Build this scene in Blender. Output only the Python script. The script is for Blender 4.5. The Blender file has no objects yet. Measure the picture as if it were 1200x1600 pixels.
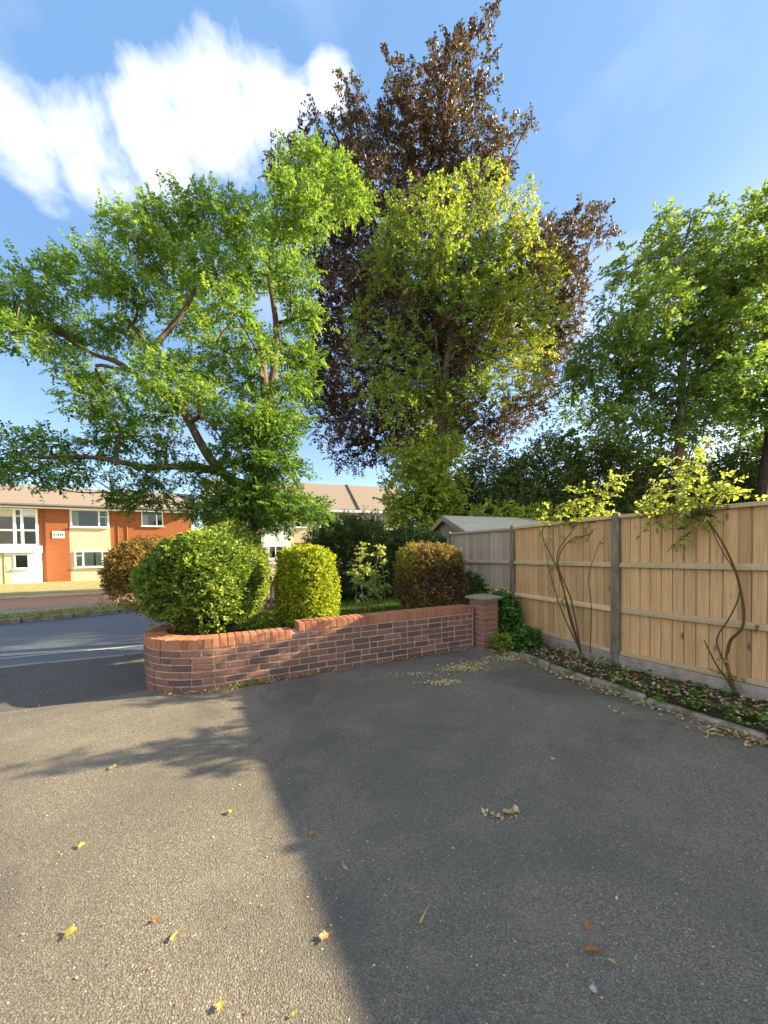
import bpy, bmesh, math, random
import numpy as np
from mathutils import Vector, Matrix

R_ = math.radians
rng = np.random.default_rng(7)
random.seed(7)
scene = bpy.context.scene
COL = scene.collection

# ------------------------------------------------------------------ camera
CAM = Vector((0, 0, 1.4))
PITCH, ROLL, SHIFT, LENS = -1.45, -0.9, 0.05, 13.0
cd = bpy.data.cameras.new('camera')
cd.sensor_fit = 'VERTICAL'; cd.sensor_height = 36; cd.lens = LENS; cd.shift_y = SHIFT
cd.clip_start = 0.05; cd.clip_end = 3000
cam = bpy.data.objects.new('camera', cd); COL.objects.link(cam)
CR = Matrix.Rotation(R_(90 + PITCH), 3, 'X') @ Matrix.Rotation(R_(ROLL), 3, 'Z')
cam.matrix_world = Matrix.Translation(CAM) @ CR.to_4x4()
scene.camera = cam

# ------------------------------------------------------------------ light
SUN_AZ, SUN_EL = 12.5, 23.7         # degrees in front of due right, above the horizon
SD = Vector((math.cos(R_(SUN_EL)) * math.cos(R_(SUN_AZ)), math.cos(R_(SUN_EL)) * math.sin(R_(SUN_AZ)), math.sin(R_(SUN_EL))))
sl = bpy.data.lights.new('sun', 'SUN'); sl.energy = 4.9; sl.angle = R_(0.55); sl.color = (1.0, 0.84, 0.56)
so = bpy.data.objects.new('sun', sl); COL.objects.link(so)
so.rotation_euler = SD.to_track_quat('Z', 'Y').to_euler()
so.location = (20, 5, 20)

world = bpy.data.worlds.new('World'); scene.world = world; world.use_nodes = True
wn, wl = world.node_tree.nodes, world.node_tree.links
wn.clear()
def wnode(t, **k):
    n = wn.new(t)
    for a, b in k.items(): setattr(n, a, b)
    return n
wout = wnode('ShaderNodeOutputWorld'); wbg = wnode('ShaderNodeBackground')
sky = wnode('ShaderNodeTexSky', sky_type='NISHITA', sun_disc=False, sun_elevation=R_(SUN_EL),
            sun_rotation=math.atan2(SD.x, SD.y), altitude=50, air_density=1.0, dust_density=1.5, ozone_density=2.2)
wbg.inputs['Strength'].default_value = 0.086
tc = wnode('ShaderNodeTexCoord')
def wmath(op, a, b=None, c=None, clamp=False):
    n = wnode('ShaderNodeMath', operation=op, use_clamp=clamp)
    for i, v in enumerate((a, b, c)):
        if v is None: continue
        if isinstance(v, (int, float)): n.inputs[i].default_value = v
        else: wl.new(v, n.inputs[i])
    return n.outputs[0]
def wnoise(scale, detail, rough, off, zs=1.0, dist=0.0):
    m = wnode('ShaderNodeMapping'); m.inputs['Location'].default_value = off; m.inputs['Scale'].default_value = (1, 1, zs)
    wl.new(tc.outputs['Generated'], m.inputs['Vector'])
    n = wnode('ShaderNodeTexNoise'); n.inputs['Scale'].default_value = scale; n.inputs['Detail'].default_value = detail
    n.inputs['Roughness'].default_value = rough; n.inputs['Distortion'].default_value = dist
    wl.new(m.outputs[0], n.inputs['Vector']); return n.outputs['Fac']
def ray(px, py):
    f = 1600 * LENS / 36
    return CR @ Vector(((px - 600) / f, (800 + SHIFT * 1600 - py) / f, -1))
# cumulus bank in view, plus unseen banks all round, added and enlarged as fill light
cl = None
banks = [(ray(30, 205), .072), (ray(125, 215), .078), (ray(230, 205), .07), (ray(335, 185), .078), (ray(430, 165), .072), (ray(130, 262), .045), (ray(510, 130), .04), (Vector((-.9, -.1, .45)), .42), (Vector((-.2, -.5, .8)), .40),
         (Vector((-.55, -.8, .3)), .42), (Vector((.5, -.8, .35)), .40), (Vector((.85, -.35, .6)), .32), (Vector((-.98, .35, .15)), .2), (Vector((.1, .1, .98)), .26), (Vector((-.1, -.95, .3)), .34), (Vector((-.7, -.5, .6)), .35)]
for v, r in banks:
    v = v.normalized()
    d = wnode('ShaderNodeVectorMath', operation='DISTANCE'); d.inputs[1].default_value = v
    wl.new(tc.outputs['Generated'], d.inputs[0])
    q = wmath('SUBTRACT', 1.0, wmath('DIVIDE', d.outputs['Value'], r * 1.55), clamp=True)
    cl = q if cl is None else wmath('MAXIMUM', cl, q)
n1 = wnoise(6.0, 10, .60, (3.1, 1.7, .4), 1.2, .3)
n2 = wnoise(2.3, 4, .5, (9.1, 4.7, 2.4), 2.2)
dens = wmath('ADD', wmath('MULTIPLY', cl, 1.25), wmath('SUBTRACT', wmath('MULTIPLY', n1, 2.3), 1.58))
mask = wmath('MULTIPLY', wmath('MULTIPLY_ADD', dens, .95, 0.07, clamp=True), .95)
wisp = wmath('MULTIPLY', wmath('MULTIPLY_ADD', n2, 4.0, -2.1, clamp=True), .16)
mask = wmath('MAXIMUM', mask, wisp)
mix = wnode('ShaderNodeMix', data_type='RGBA')
wl.new(mask, mix.inputs['Factor'])
tint = wnode('ShaderNodeMix', data_type='RGBA', blend_type='MULTIPLY'); tint.inputs['Factor'].default_value = 1
tint.inputs['B'].default_value = (1.0, 1.0, 1.02, 1)
wl.new(sky.outputs[0], tint.inputs['A'])
zz = wnode('ShaderNodeSeparateXYZ'); wl.new(tc.outputs['Generated'], zz.inputs[0])
even = wnode('ShaderNodeMix', data_type='RGBA'); wl.new(wmath('MULTIPLY_ADD', zz.outputs['Z'], 1.9, -.18, clamp=True), even.inputs['Factor'])
even.inputs['B'].default_value = (.84, 1.66, 3.0, 1); wl.new(tint.outputs['Result'], even.inputs['A'])
half = wnode('ShaderNodeMix', data_type='RGBA'); half.inputs['Factor'].default_value = .72
wl.new(tint.outputs['Result'], half.inputs['A']); wl.new(even.outputs['Result'], half.inputs['B'])
wl.new(half.outputs['Result'], mix.inputs['A'])
mix.inputs['B'].default_value = (7.0, 6.6, 6.0, 1)
wl.new(mix.outputs['Result'], wbg.inputs['Color']); wl.new(wbg.outputs[0], wout.inputs[0])

vs = scene.view_settings
vs.view_transform = 'Standard'; vs.look = 'None'; vs.gamma = 1; vs.use_curve_mapping = False
vs.exposure = 1.95
scene.render.resolution_x, scene.render.resolution_y = 768, 1024
scene.cycles.max_bounces = 8; scene.cycles.diffuse_bounces = 4; scene.cycles.transmission_bounces = 6; scene.cycles.transparent_max_bounces = 8

# ------------------------------------------------------------------ helpers
def P(px, py, Y):
    """world point on the sight line of a photo pixel at world depth Y"""
    d = ray(px, py); return CAM + d * (Y / d.y)
def G(px, py, z=0.0):
    d = ray(px, py); return CAM + d * ((z - CAM.z) / d.z)
def link(o, parent=None):
    COL.objects.link(o)
    if parent is not None: o.parent = parent
    return o
def tag(o, label=None, cat=None, group=None, kind=None):
    if label: o['label'] = label
    if cat: o['category'] = cat
    if group: o['group'] = group
    if kind: o['kind'] = kind
    return o
def empty(name, loc, rz=0.0, label=None, cat=None, group=None):
    o = bpy.data.objects.new(name, None); o.location = loc; o.rotation_euler = (0, 0, rz); o.empty_display_size = .2
    link(o); return tag(o, label, cat, group)
def mesh_obj(name, verts, faces, mat, parent=None, smooth=False):
    me = bpy.data.meshes.new(name); me.from_pydata([tuple(v) for v in verts], [], faces); me.update()
    if mat: me.materials.append(mat)
    if smooth: me.polygons.foreach_set('use_smooth', [True] * len(me.polygons))
    return link(bpy.data.objects.new(name, me), parent)
class MB:
    def __init__(s): s.v, s.f = [], []
    def add(s, vs, fs):
        o = len(s.v); s.v += [tuple(v) for v in vs]; s.f += [tuple(i + o for i in f) for f in fs]; return s
    def box(s, x0, x1, y0, y1, z0, z1, M=None):
        vs = [(x, y, z) for z in (z0, z1) for y in (y0, y1) for x in (x0, x1)]
        if M is not None: vs = [M @ Vector(v) for v in vs]
        return s.add(vs, [(0, 2, 3, 1), (4, 5, 7, 6), (0, 1, 5, 4), (2, 6, 7, 3), (0, 4, 6, 2), (1, 3, 7, 5)])
    def tube(s, pts, rad, n=6, cap=True):
        pts = [Vector(p) for p in pts]; o = len(s.v); k = len(pts)
        for i, p in enumerate(pts):
            t = (pts[min(i + 1, k - 1)] - pts[max(i - 1, 0)]).normalized()
            a = t.cross(Vector((0.31, 0.9, 0.2))).normalized(); b = t.cross(a)
            for j in range(n):
                w = 2 * math.pi * j / n
                s.v.append(tuple(p + (a * math.cos(w) + b * math.sin(w)) * rad[i]))
        for i in range(k - 1):
            for j in range(n):
                s.f.append((o + i * n + j, o + i * n + (j + 1) % n, o + (i + 1) * n + (j + 1) % n, o + (i + 1) * n + j))
        if cap: s.f.append(tuple(o + (k - 1) * n + j for j in range(n))); s.f.append(tuple(o + j for j in reversed(range(n))))
        return s
    def build(s, name, mat, parent=None, smooth=False, bevel=0.0):
        if bevel:
            bm = bmesh.new(); me = bpy.data.meshes.new(name); me.from_pydata(s.v, [], s.f); bm.from_mesh(me)
            bmesh.ops.recalc_face_normals(bm, faces=bm.faces)
            bmesh.ops.bevel(bm, geom=list(bm.edges), offset=bevel, segments=1, affect='EDGES')
            bm.to_mesh(me); bm.free(); me.materials.append(mat)
            return link(bpy.data.objects.new(name, me), parent)
        return mesh_obj(name, s.v, s.f, mat, parent, smooth)
def inst(proto, name, M, parent=None):
    o = bpy.data.objects.new(name, proto); COL.objects.link(o)
    if parent is not None: o.parent = parent
    o.matrix_local = M
    return o
def bez(pts, n=8):
    """smooth curve through points (Catmull-Rom)"""
    pts = [Vector(p) for p in pts]; q = [pts[0] * 2 - pts[1]] + pts + [pts[-1] * 2 - pts[-2]]; out = []
    for i in range(1, len(q) - 2):
        for k in range(n):
            t = k / n; a, b, c, d = q[i - 1], q[i], q[i + 1], q[i + 2]
            out.append(.5 * ((2 * b) + (c - a) * t + (2 * a - 5 * b + 4 * c - d) * t * t + (3 * b - a - 3 * c + d) * t ** 3))
    out.append(pts[-1]); return out

# ------------------------------------------------------------------ materials
class NT:
    def __init__(s, name):
        s.m = bpy.data.materials.new(name); s.m.use_nodes = True; s.n = s.m.node_tree.nodes; s.l = s.m.node_tree.links
        s.bsdf = s.n['Principled BSDF']; s.out = s.n['Material Output']; s.co = s.n.new('ShaderNodeTexCoord')
    def node(s, t, **k):
        n = s.n.new(t)
        for a, b in k.items(): setattr(n, a, b)
        return n
    def put(s, sock, v):
        if hasattr(v, 'is_linked') or isinstance(v, bpy.types.NodeSocket): s.l.new(v, sock)
        else: sock.default_value = v
    def noise(s, scale, detail=4, rough=.5, vec=None, dist=0):
        n = s.node('ShaderNodeTexNoise'); n.inputs['Scale'].default_value = scale; n.inputs['Detail'].default_value = detail
        n.inputs['Roughness'].default_value = rough; n.inputs['Distortion'].default_value = dist
        s.l.new(vec if vec is not None else s.co.outputs['Object'], n.inputs['Vector']); return n.outputs['Fac']
    def voro(s, scale, vec=None, out='Color', feature='F1'):
        n = s.node('ShaderNodeTexVoronoi', feature=feature); n.inputs['Scale'].default_value = scale
        s.l.new(vec if vec is not None else s.co.outputs['Object'], n.inputs['Vector']); return n.outputs[out]
    def map(s, scale, vec=None, loc=(0, 0, 0)):
        n = s.node('ShaderNodeMapping'); n.inputs['Scale'].default_value = scale; n.inputs['Location'].default_value = loc
        s.l.new(vec if vec is not None else s.co.outputs['Object'], n.inputs['Vector']); return n.outputs[0]
    def ramp(s, fac, stops, interp='LINEAR'):
        n = s.node('ShaderNodeValToRGB'); n.color_ramp.interpolation = interp
        e = n.color_ramp.elements
        while len(e) < len(stops): e.new(.5)
        for i, (p, c) in enumerate(stops):
            e[i].position = p; e[i].color = (*c, 1) if len(c) == 3 else c
        s.l.new(fac, n.inputs[0]); return n.outputs[0]
    def mix(s, fac, a, b, mode='MIX'):
        n = s.node('ShaderNodeMix', data_type='RGBA', blend_type=mode)
        s.put(n.inputs['Factor'], fac); s.put(n.inputs['A'], a if not isinstance(a, tuple) else (*a, 1)); s.put(n.inputs['B'], b if not isinstance(b, tuple) else (*b, 1))
        return n.outputs['Result']
    def math(s, op, a, b=0.0, clamp=False):
        n = s.node('ShaderNodeMath', operation=op, use_clamp=clamp); s.put(n.inputs[0], a); s.put(n.inputs[1], b); return n.outputs[0]
    def sep(s, v, axis):
        n = s.node('ShaderNodeSeparateXYZ'); s.l.new(v, n.inputs[0]); return n.outputs[axis]
    def rnd(s): return s.node('ShaderNodeObjectInfo').outputs['Random']
    def bump(s, h, strength=.3, dist=.01):
        n = s.node('ShaderNodeBump'); n.inputs['Strength'].default_value = strength; n.inputs['Distance'].default_value = dist
        s.l.new(h, n.inputs['Height']); s.l.new(n.outputs[0], s.bsdf.inputs['Normal'])
    def done(s, col, rough=.8, spec=.3):
        s.put(s.bsdf.inputs['Base Color'], col if not isinstance(col, tuple) else (*col, 1))
        s.put(s.bsdf.inputs['Roughness'], rough); s.bsdf.inputs['Specular IOR Level'].default_value = spec
        return s.m
def plain(name, col, rough=.7, spec=.3, var=.12, scale=6):
    t = NT(name); n = t.noise(scale, 5, .6)
    c = t.mix(n, tuple(v * (1 - var) for v in col), tuple(min(1, v * (1 + var)) for v in col))
    return t.done(c, rough, spec)
LEAFGAIN = 1.75
def leafmat(name, stops, trans=.45, rough=.5, tcol=1.0):
    """leaf: reflects and lets light through; colour varies leaf by leaf through the 'tint' attribute"""
    t = NT(name); a = t.node('ShaderNodeAttribute', attribute_name='tint')
    stops = [(q, tuple(min(.62, v * LEAFGAIN) for v in k)) for q, k in stops]
    c = t.ramp(a.outputs['Fac'], stops)
    t.done(c, rough, .25)
    tr = t.node('ShaderNodeBsdfTranslucent')
    c2 = t.mix(1.0, c, (1.25 * tcol, 1.25 * tcol, .7 * tcol), 'MULTIPLY'); t.l.new(c2, tr.inputs['Color'])
    mx = t.node('ShaderNodeMixShader'); mx.inputs[0].default_value = trans
    t.l.new(t.bsdf.outputs[0], mx.inputs[1]); t.l.new(tr.outputs[0], mx.inputs[2]); t.l.new(mx.outputs[0], t.out.inputs[0])
    return t.m
M = {}
# drive: worn tarmac with pale chippings
t = NT('drive_tarmac')
chips = t.voro(240); cv = t.sep(chips, 0); cv2 = t.sep(chips, 1)
base = t.ramp(cv, [(0, (.085, .072, .055)), (.45, (.165, .142, .108)), (.8, (.24, .208, .16)), (.97, (.33, .29, .235)), (1, (.50, .45, .38))])
fine = t.noise(420, 2, .6)
base = t.mix(t.math('MULTIPLY', fine, .35), base, (.13, .112, .088))
patch = t.noise(.55, 5, .6, dist=.6)
base = t.mix(t.ramp(patch, [(.40, (0, 0, 0)), (.62, (.72, .72, .72))]), base, (.095, .086, .072))
st = t.noise(.8, 7, .62, dist=1.2)
base = t.mix(t.ramp(st, [(.535, (0, 0, 0)), (.60, (.42, .42, .42))]), base, (.075, .070, .062))
patch2 = t.noise(2.3, 6, .7)
base = t.mix(t.ramp(patch2, [(.52, (0, 0, 0)), (.75, (.4, .4, .4))]), base, (.28, .24, .175))
spk = t.voro(26, out='Distance'); spc = t.sep(t.voro(26), 2)
sp = t.math('MULTIPLY', t.math('LESS_THAN', spk, .085), t.math('GREATER_THAN', spc, .93))
base = t.mix(sp, base, (.5, .46, .38))
t.bump(t.math('ADD', t.voro(170, out='Distance'), t.math('MULTIPLY', fine, .5)), .55, .006)
M['drive'] = t.done(base, t.math('ADD', t.math('MULTIPLY', cv2, .25), .62), .35)
t = NT('road_tarmac')
b = t.ramp(t.noise(90, 3, .7), [(.3, (.045, .052, .058)), (.7, (.09, .10, .11))])
b = t.mix(t.ramp(t.noise(.5, 5, .6), [(.4, (0, 0, 0)), (.7, (.5, .5, .5))]), b, (.10, .11, .12))
t.bump(t.noise(160, 2, .6), .4, .006); M['road'] = t.done(b, .55, .5)
t = NT('pavement_tarmac')
b = t.ramp(t.voro(120), [(0, (.045, .042, .036)), (.7, (.10, .092, .078)), (1, (.22, .20, .17))])
b = t.mix(t.ramp(t.noise(1.3, 6, .65), [(.45, (0, 0, 0)), (.7, (.5, .5, .5))]), b, (.13, .11, .08))
t.bump(t.noise(140, 2, .6), .4, .006); M['pave'] = t.done(b, .8)
t = NT('soil')
b = t.ramp(t.noise(14, 8, .75), [(.3, (.035, .025, .017)), (.7, (.12, .088, .055))])
t.bump(t.noise(22, 8, .75), .8, .04); M['soil'] = t.done(b, .95, .1)
t = NT('grass_ground')
b = t.ramp(t.noise(3, 8, .7), [(.3, (.05, .075, .018)), (.55, (.11, .12, .03)), (.75, (.20, .17, .06))])
t.bump(t.noise(60, 5, .7), .7, .03); M['grassground'] = t.done(b, .95, .1)
t = NT('dry_lawn')
b = t.ramp(t.noise(2.2, 8, .7), [(.3, (.20, .19, .07)), (.55, (.34, .29, .13)), (.75, (.44, .35, .20))])
t.bump(t.noise(40, 5, .7), .7, .03); M['drylawn'] = t.done(b, .95, .1)
M['paint'] = plain('white_road_paint', (.34, .34, .33), .7, .3, .5, 14)
# brick
def brickmat(name, stops, dirt=.5, dirtcol=(.16, .12, .10)):
    t = NT(name); r = t.rnd()
    vec = t.node('ShaderNodeVectorMath', operation='ADD'); t.l.new(t.co.outputs['Object'], vec.inputs[0])
    mm = t.node('ShaderNodeVectorMath', operation='SCALE'); mm.inputs[0].default_value = (31, 17, 53); t.l.new(r, mm.inputs['Scale']); t.l.new(mm.outputs[0], vec.inputs[1])
    c = t.ramp(r, stops)
    n = t.noise(26, 6, .7, vec.outputs[0]); g = t.noise(120, 3, .7, vec.outputs[0])
    c = t.mix(t.math('MULTIPLY', t.ramp(n, [(.42, (0, 0, 0)), (.72, (1, 1, 1))]), dirt), c, dirtcol)
    c = t.mix(t.math('MULTIPLY', g, .16), c, (.36, .24, .18))
    t.bump(t.math('ADD', n, t.math('MULTIPLY', g, .5)), .6, .006)
    return t.done(c, .88, .2)
M['brick'] = brickmat('multi_red_brick', [(0, (.13, .073, .063)), (.22, (.25, .115, .078)), (.42, (.09, .057, .054)), (.62, (.33, .15, .09)), (.8, (.14, .078, .064)), (1, (.27, .13, .088))], .5, (.085, .062, .052))
M['coping'] = brickmat('red_coping_brick', [(0, (.30, .10, .05)), (.35, (.40, .145, .07)), (.7, (.46, .18, .09)), (1, (.33, .13, .075))], .5, (.20, .12, .08))
M['pillarbrick'] = brickmat('pillar_brick', [(0, (.26, .12, .09)), (.5, (.33, .15, .10)), (1, (.22, .11, .085))], .4)
t = NT('mortar'); b = t.ramp(t.noise(30, 6, .7), [(.25, (.27, .20, .155)), (.5, (.46, .365, .295)), (.75, (.58, .49, .41))]); t.bump(t.noise(90, 4, .7), .6, .006); M['mortar'] = t.done(b, .95, .1)
t = NT('far_brick')
bt = t.node('ShaderNodeTexBrick'); bt.inputs['Scale'].default_value = 1.0; bt.inputs['Brick Width'].default_value = .225; bt.inputs['Row Height'].default_value = .075; bt.inputs['Mortar Size'].default_value = .006
bt.inputs['Color1'].default_value = (.25, .077, .027, 1); bt.inputs['Color2'].default_value = (.30, .098, .037, 1); bt.inputs['Mortar'].default_value = (.34, .16, .09, 1)
t.l.new(t.map((1, 1, 1)), bt.inputs['Vector'])
rot = t.node('ShaderNodeCombineXYZ'); t.l.new(t.math('ADD', t.sep(t.co.outputs['Object'], 0), t.sep(t.co.outputs['Object'], 1)), rot.inputs[0]); t.l.new(t.sep(t.co.outputs['Object'], 2), rot.inputs[1]); t.l.new(rot.outputs[0], bt.inputs['Vector'])
b = t.mix(t.math('MULTIPLY', t.noise(1.2, 6, .7), .35), bt.outputs['Color'], (.30, .11, .05)); M['farbrick'] = t.done(b, .9, .15)
M['farwallbrick'] = brickmat('garden_wall_brick', [(0, (.50, .28, .19)), (.5, (.60, .37, .26)), (1, (.46, .26, .18))], .3, (.50, .40, .30))
M['cream'] = plain('cream_render', (.56, .49, .32), .85, .2, .06, 2)
M['upvc'] = plain('white_plastic', (.80, .80, .78), .4, .4, .03)
M['greywhite'] = plain('weathered_white_panel', (.62, .62, .62), .6, .3, .06)
M['lead'] = plain('dark_flashing', (.05, .05, .05), .7)
t = NT('roof_tile_far'); wv = t.node('ShaderNodeTexWave', bands_direction='Y'); wv.inputs['Scale'].default_value = 1.0; wv.inputs['Distortion'].default_value = .6
t.l.new(t.co.outputs['Object'], wv.inputs['Vector'])
b = t.mix(t.math('MULTIPLY', wv.outputs['Fac'], .3), (.26, .205, .165), (.17, .135, .11)); b = t.mix(t.math('MULTIPLY', t.noise(2, 6, .7), .5), b, (.24, .20, .16)); t.bump(wv.outputs['Fac'], .5, .03); M['rooftile'] = t.done(b, .9, .15)
M['curtain'] = plain('net_curtain', (.55, .54, .50), .9, .1, .2, 9)
M['room'] = plain('dark_room', (.035, .037, .036), .9, .05, .3, 3)  # dark colour stands for the unlit space behind the panes
M['pinkroom'] = plain('tan_blind', (.42, .25, .15), .9, .05, .2, 2)
t = NT('window_glass')
gl = t.node('ShaderNodeBsdfGlossy'); gl.inputs['Roughness'].default_value = .03; gl.inputs['Color'].default_value = (.9, .95, 1, 1)
tp = t.node('ShaderNodeBsdfTransparent'); tp.inputs['Color'].default_value = (.85, .9, .88, 1)
fr = t.node('ShaderNodeFresnel'); fr.inputs['IOR'].default_value = 1.55
mx = t.node('ShaderNodeMixShader'); t.l.new(fr.outputs[0], mx.inputs[0]); t.l.new(tp.outputs[0], mx.inputs[1]); t.l.new(gl.outputs[0], mx.inputs[2]); t.l.new(mx.outputs[0], t.out.inputs[0]); M['glass'] = t.m
# timber
def timber(name, c0, c1, c2, grey=0.0):
    t = NT(name); r = t.rnd()
    off = t.node('ShaderNodeVectorMath', operation='ADD'); sc = t.node('ShaderNodeVectorMath', operation='SCALE'); sc.inputs[0].default_value = (7, 13, 29)
    t.l.new(r, sc.inputs['Scale']); t.l.new(t.co.outputs['Object'], off.inputs[0]); t.l.new(sc.outputs[0], off.inputs[1]); v = off.outputs[0]
    grain = t.noise(1, 6, .65, t.map((55, 55, 2.2), v), .8)
    broad = t.noise(1, 4, .6, t.map((9, 9, .9), v), .5)
    c = t.ramp(grain, [(.25, c0), (.55, c1), (.8, c2)])
    tone = t.ramp(r, [(0, (.74, .69, .64)), (.4, (.95, .92, .88)), (1, (1.14, 1.06, .98))]); c = t.mix(1.0, c, tone, 'MULTIPLY')
    c = t.mix(t.math('MULTIPLY', t.ramp(broad, [(.5, (0, 0, 0)), (.8, (1, 1, 1))]), .35), c, tuple(x * .62 for x in c1))
    kn = t.voro(1, t.map((6.5, 6.5, 2.4), v), 'Distance'); c = t.mix(t.math('MULTIPLY', t.ramp(kn, [(.05, (1, 1, 1)), (.13, (0, 0, 0))]), .85), c, (.10, .05, .025))
    z = t.sep(t.co.outputs['Object'], 2)
    c = t.mix(t.math('MULTIPLY', t.noise(3, 6, .7, v), grey), c, (.30, .28, .25))
    t.bump(grain, .35, .004); return t.done(c, .82, .2)
M['board'] = timber('pine_board', (.44, .25, .11), (.68, .43, .20), (.79, .55, .30), .24)
M['railwood'] = timber('pale_rail', (.50, .37, .20), (.66, .51, .30), (.74, .60, .38), .2)
M['greyboard'] = timber('weathered_board', (.34, .27, .19), (.50, .42, .32), (.60, .51, .40), .6)
M['greyrail'] = timber('weathered_rail', (.30, .25, .18), (.42, .36, .27), (.50, .44, .34), .6)
t = NT('concrete'); n = t.noise(9, 8, .7); b = t.ramp(n, [(.3, (.20, .17, .14)), (.5, (.34, .30, .25)), (.7, (.46, .42, .36))])
b = t.mix(t.ramp(t.noise(2.2, 5, .6), [(.5, (0, 0, 0)), (.7, (.6, .6, .6))]), b, (.38, .27, .20)); b = t.mix(t.ramp(t.noise(45, 4, .7), [(.6, (0, 0, 0)), (.75, (.5, .5, .5))]), b, (.12, .11, .09))
t.bump(t.noise(60, 6, .7), .5, .008); M['concrete'] = t.done(b, .92, .15)
t = NT('post_concrete'); n = t.noise(1, 8, .7, t.map((14, 14, 3.5))); b = t.ramp(n, [(.3, (.10, .078, .06)), (.5, (.19, .15, .115)), (.72, (.33, .27, .21))])
t.bump(t.noise(70, 6, .7), .5, .006); M['post'] = t.done(b, .92, .15)
t = NT('kerb_concrete'); n = t.noise(16, 8, .7); b = t.ramp(n, [(.3, (.12, .105, .08)), (.5, (.25, .215, .165)), (.7, (.38, .335, .27))])
b = t.mix(t.ramp(t.noise(5, 5, .6), [(.5, (0, 0, 0)), (.68, (.7, .7, .7))]), b, (.10, .10, .05)); t.bump(t.noise(50, 6, .7), .6, .01); M['kerb'] = t.done(b, .92, .15)
M['palekerb'] = plain('pale_kerb', (.27, .255, .23), .9, .2, .25, 12)
M['stonecap'] = plain('lichen_cap', (.27, .25, .17), .92, .15, .3, 22)
M['felt'] = plain('roof_felt', (.42, .40, .32), .92, .1, .15, 9)
M['shedwood'] = timber('shed_board', (.20, .17, .12), (.30, .27, .20), (.36, .33, .26), .5)
M['darkwood'] = plain('dark_stained_wood', (.10, .045, .028), .7)
def bark(name, a, b_):
    t = NT(name); n = t.noise(1, 8, .7, t.map((16, 16, 4)), .4); t.bump(n, .9, .03); return t.done(t.ramp(n, [(.3, a), (.7, b_)]), .95, .1)
M['bark'] = bark('brown_bark', (.055, .038, .025), (.20, .145, .10))
M['darkbark'] = bark('dark_bark', (.03, .024, .02), (.11, .085, .065))
M['greybark'] = bark('grey_bark', (.10, .085, .07), (.27, .235, .19))
M['stem'] = bark('rose_stem', (.06, .045, .02), (.17, .12, .06))
M['twig'] = bark('twig', (.08, .045, .025), (.22, .13, .075))
M['palestem'] = bark('pale_stem', (.22, .20, .10), (.42, .40, .24))
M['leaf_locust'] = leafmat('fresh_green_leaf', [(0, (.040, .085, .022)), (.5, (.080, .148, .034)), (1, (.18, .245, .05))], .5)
M['leaf_copper'] = leafmat('copper_leaf', [(0, (.024, .018, .018)), (.4, (.055, .034, .030)), (.75, (.105, .066, .048)), (1, (.14, .11, .05))], .25, .42, .75)
M['leaf_lime'] = leafmat('yellow_green_leaf', [(0, (.060, .098, .022)), (.5, (.120, .172, .034)), (.85, (.20, .245, .045)), (1, (.26, .22, .05))], .5)
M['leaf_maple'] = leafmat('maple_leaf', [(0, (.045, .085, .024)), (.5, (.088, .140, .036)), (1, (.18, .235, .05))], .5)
M['leaf_dark'] = leafmat('dark_evergreen_leaf', [(0, (.026, .042, .015)), (.6, (.048, .075, .026)), (1, (.085, .115, .036))], .25)
M['leaf_privet'] = leafmat('privet_leaf', [(0, (.040, .072, .012)), (.5, (.10, .152, .024)), (.85, (.185, .235, .035)), (1, (.28, .30, .07))], .42, .36)
M['leaf_golden'] = leafmat('golden_privet_leaf', [(0, (.08, .11, .010)), (.5, (.18, .22, .018)), (1, (.34, .35, .028))], .45, .4)
M['leaf_brown'] = leafmat('browning_leaf', [(0, (.07, .055, .018)), (.35, (.13, .085, .03)), (.7, (.22, .13, .045)), (1, (.20, .17, .03))], .35)
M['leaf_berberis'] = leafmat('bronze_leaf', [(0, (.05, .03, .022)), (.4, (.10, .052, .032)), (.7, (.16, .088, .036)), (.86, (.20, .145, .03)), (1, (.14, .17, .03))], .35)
M['leaf_rose'] = leafmat('rose_leaf', [(0, (.085, .13, .025)), (.5, (.17, .215, .045)), (.85, (.27, .29, .085)), (1, (.34, .31, .17))], .5)
M['leaf_ivy'] = leafmat('ivy_leaf', [(0, (.05, .08, .012)), (.5, (.12, .165, .024)), (1, (.22, .26, .04))], .4, .38)
M['leaf_pale'] = leafmat('pale_leaf', [(0, (.13, .17, .05)), (.5, (.24, .28, .09)), (1, (.36, .38, .15))], .45)
M['leaf_laurel'] = leafmat('laurel_leaf', [(0, (.02, .055, .012)), (.6, (.045, .105, .018)), (1, (.10, .17, .03))], .25, .35)
M['grassblade'] = leafmat('grass_blade', [(0, (.03, .075, .010)), (.6, (.07, .13, .018)), (1, (.16, .18, .04))], .4)
M['dryblade'] = leafmat('dry_grass_blade', [(0, (.12, .13, .03)), (.6, (.26, .22, .08)), (1, (.42, .33, .15))], .4)
M['litter'] = leafmat('dry_leaf_litter', [(0, (.12, .06, .022)), (.5, (.27, .18, .085)), (1, (.42, .34, .2))], .2, .7)
M['palelitter'] = leafmat('pale_dry_petal', [(0, (.26, .175, .075)), (.5, (.36, .27, .13)), (1, (.44, .36, .21))], .2, .7)
M['yellowleaf'] = leafmat('yellow_fallen_leaf', [(0, (.24, .21, .045)), (1, (.34, .30, .08))], .35, .6)
M['orangeleaf'] = leafmat('orange_fallen_leaf', [(0, (.22, .085, .02)), (1, (.28, .12, .03))], .3, .6)
M['tanleaf'] = leafmat('tan_fallen_leaf', [(0, (.24, .17, .08)), (1, (.34, .25, .13))], .3, .6)
M['greyleaf'] = leafmat('grey_fallen_leaf', [(0, (.22, .21, .19)), (1, (.28, .27, .24))], .2, .7)

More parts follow.
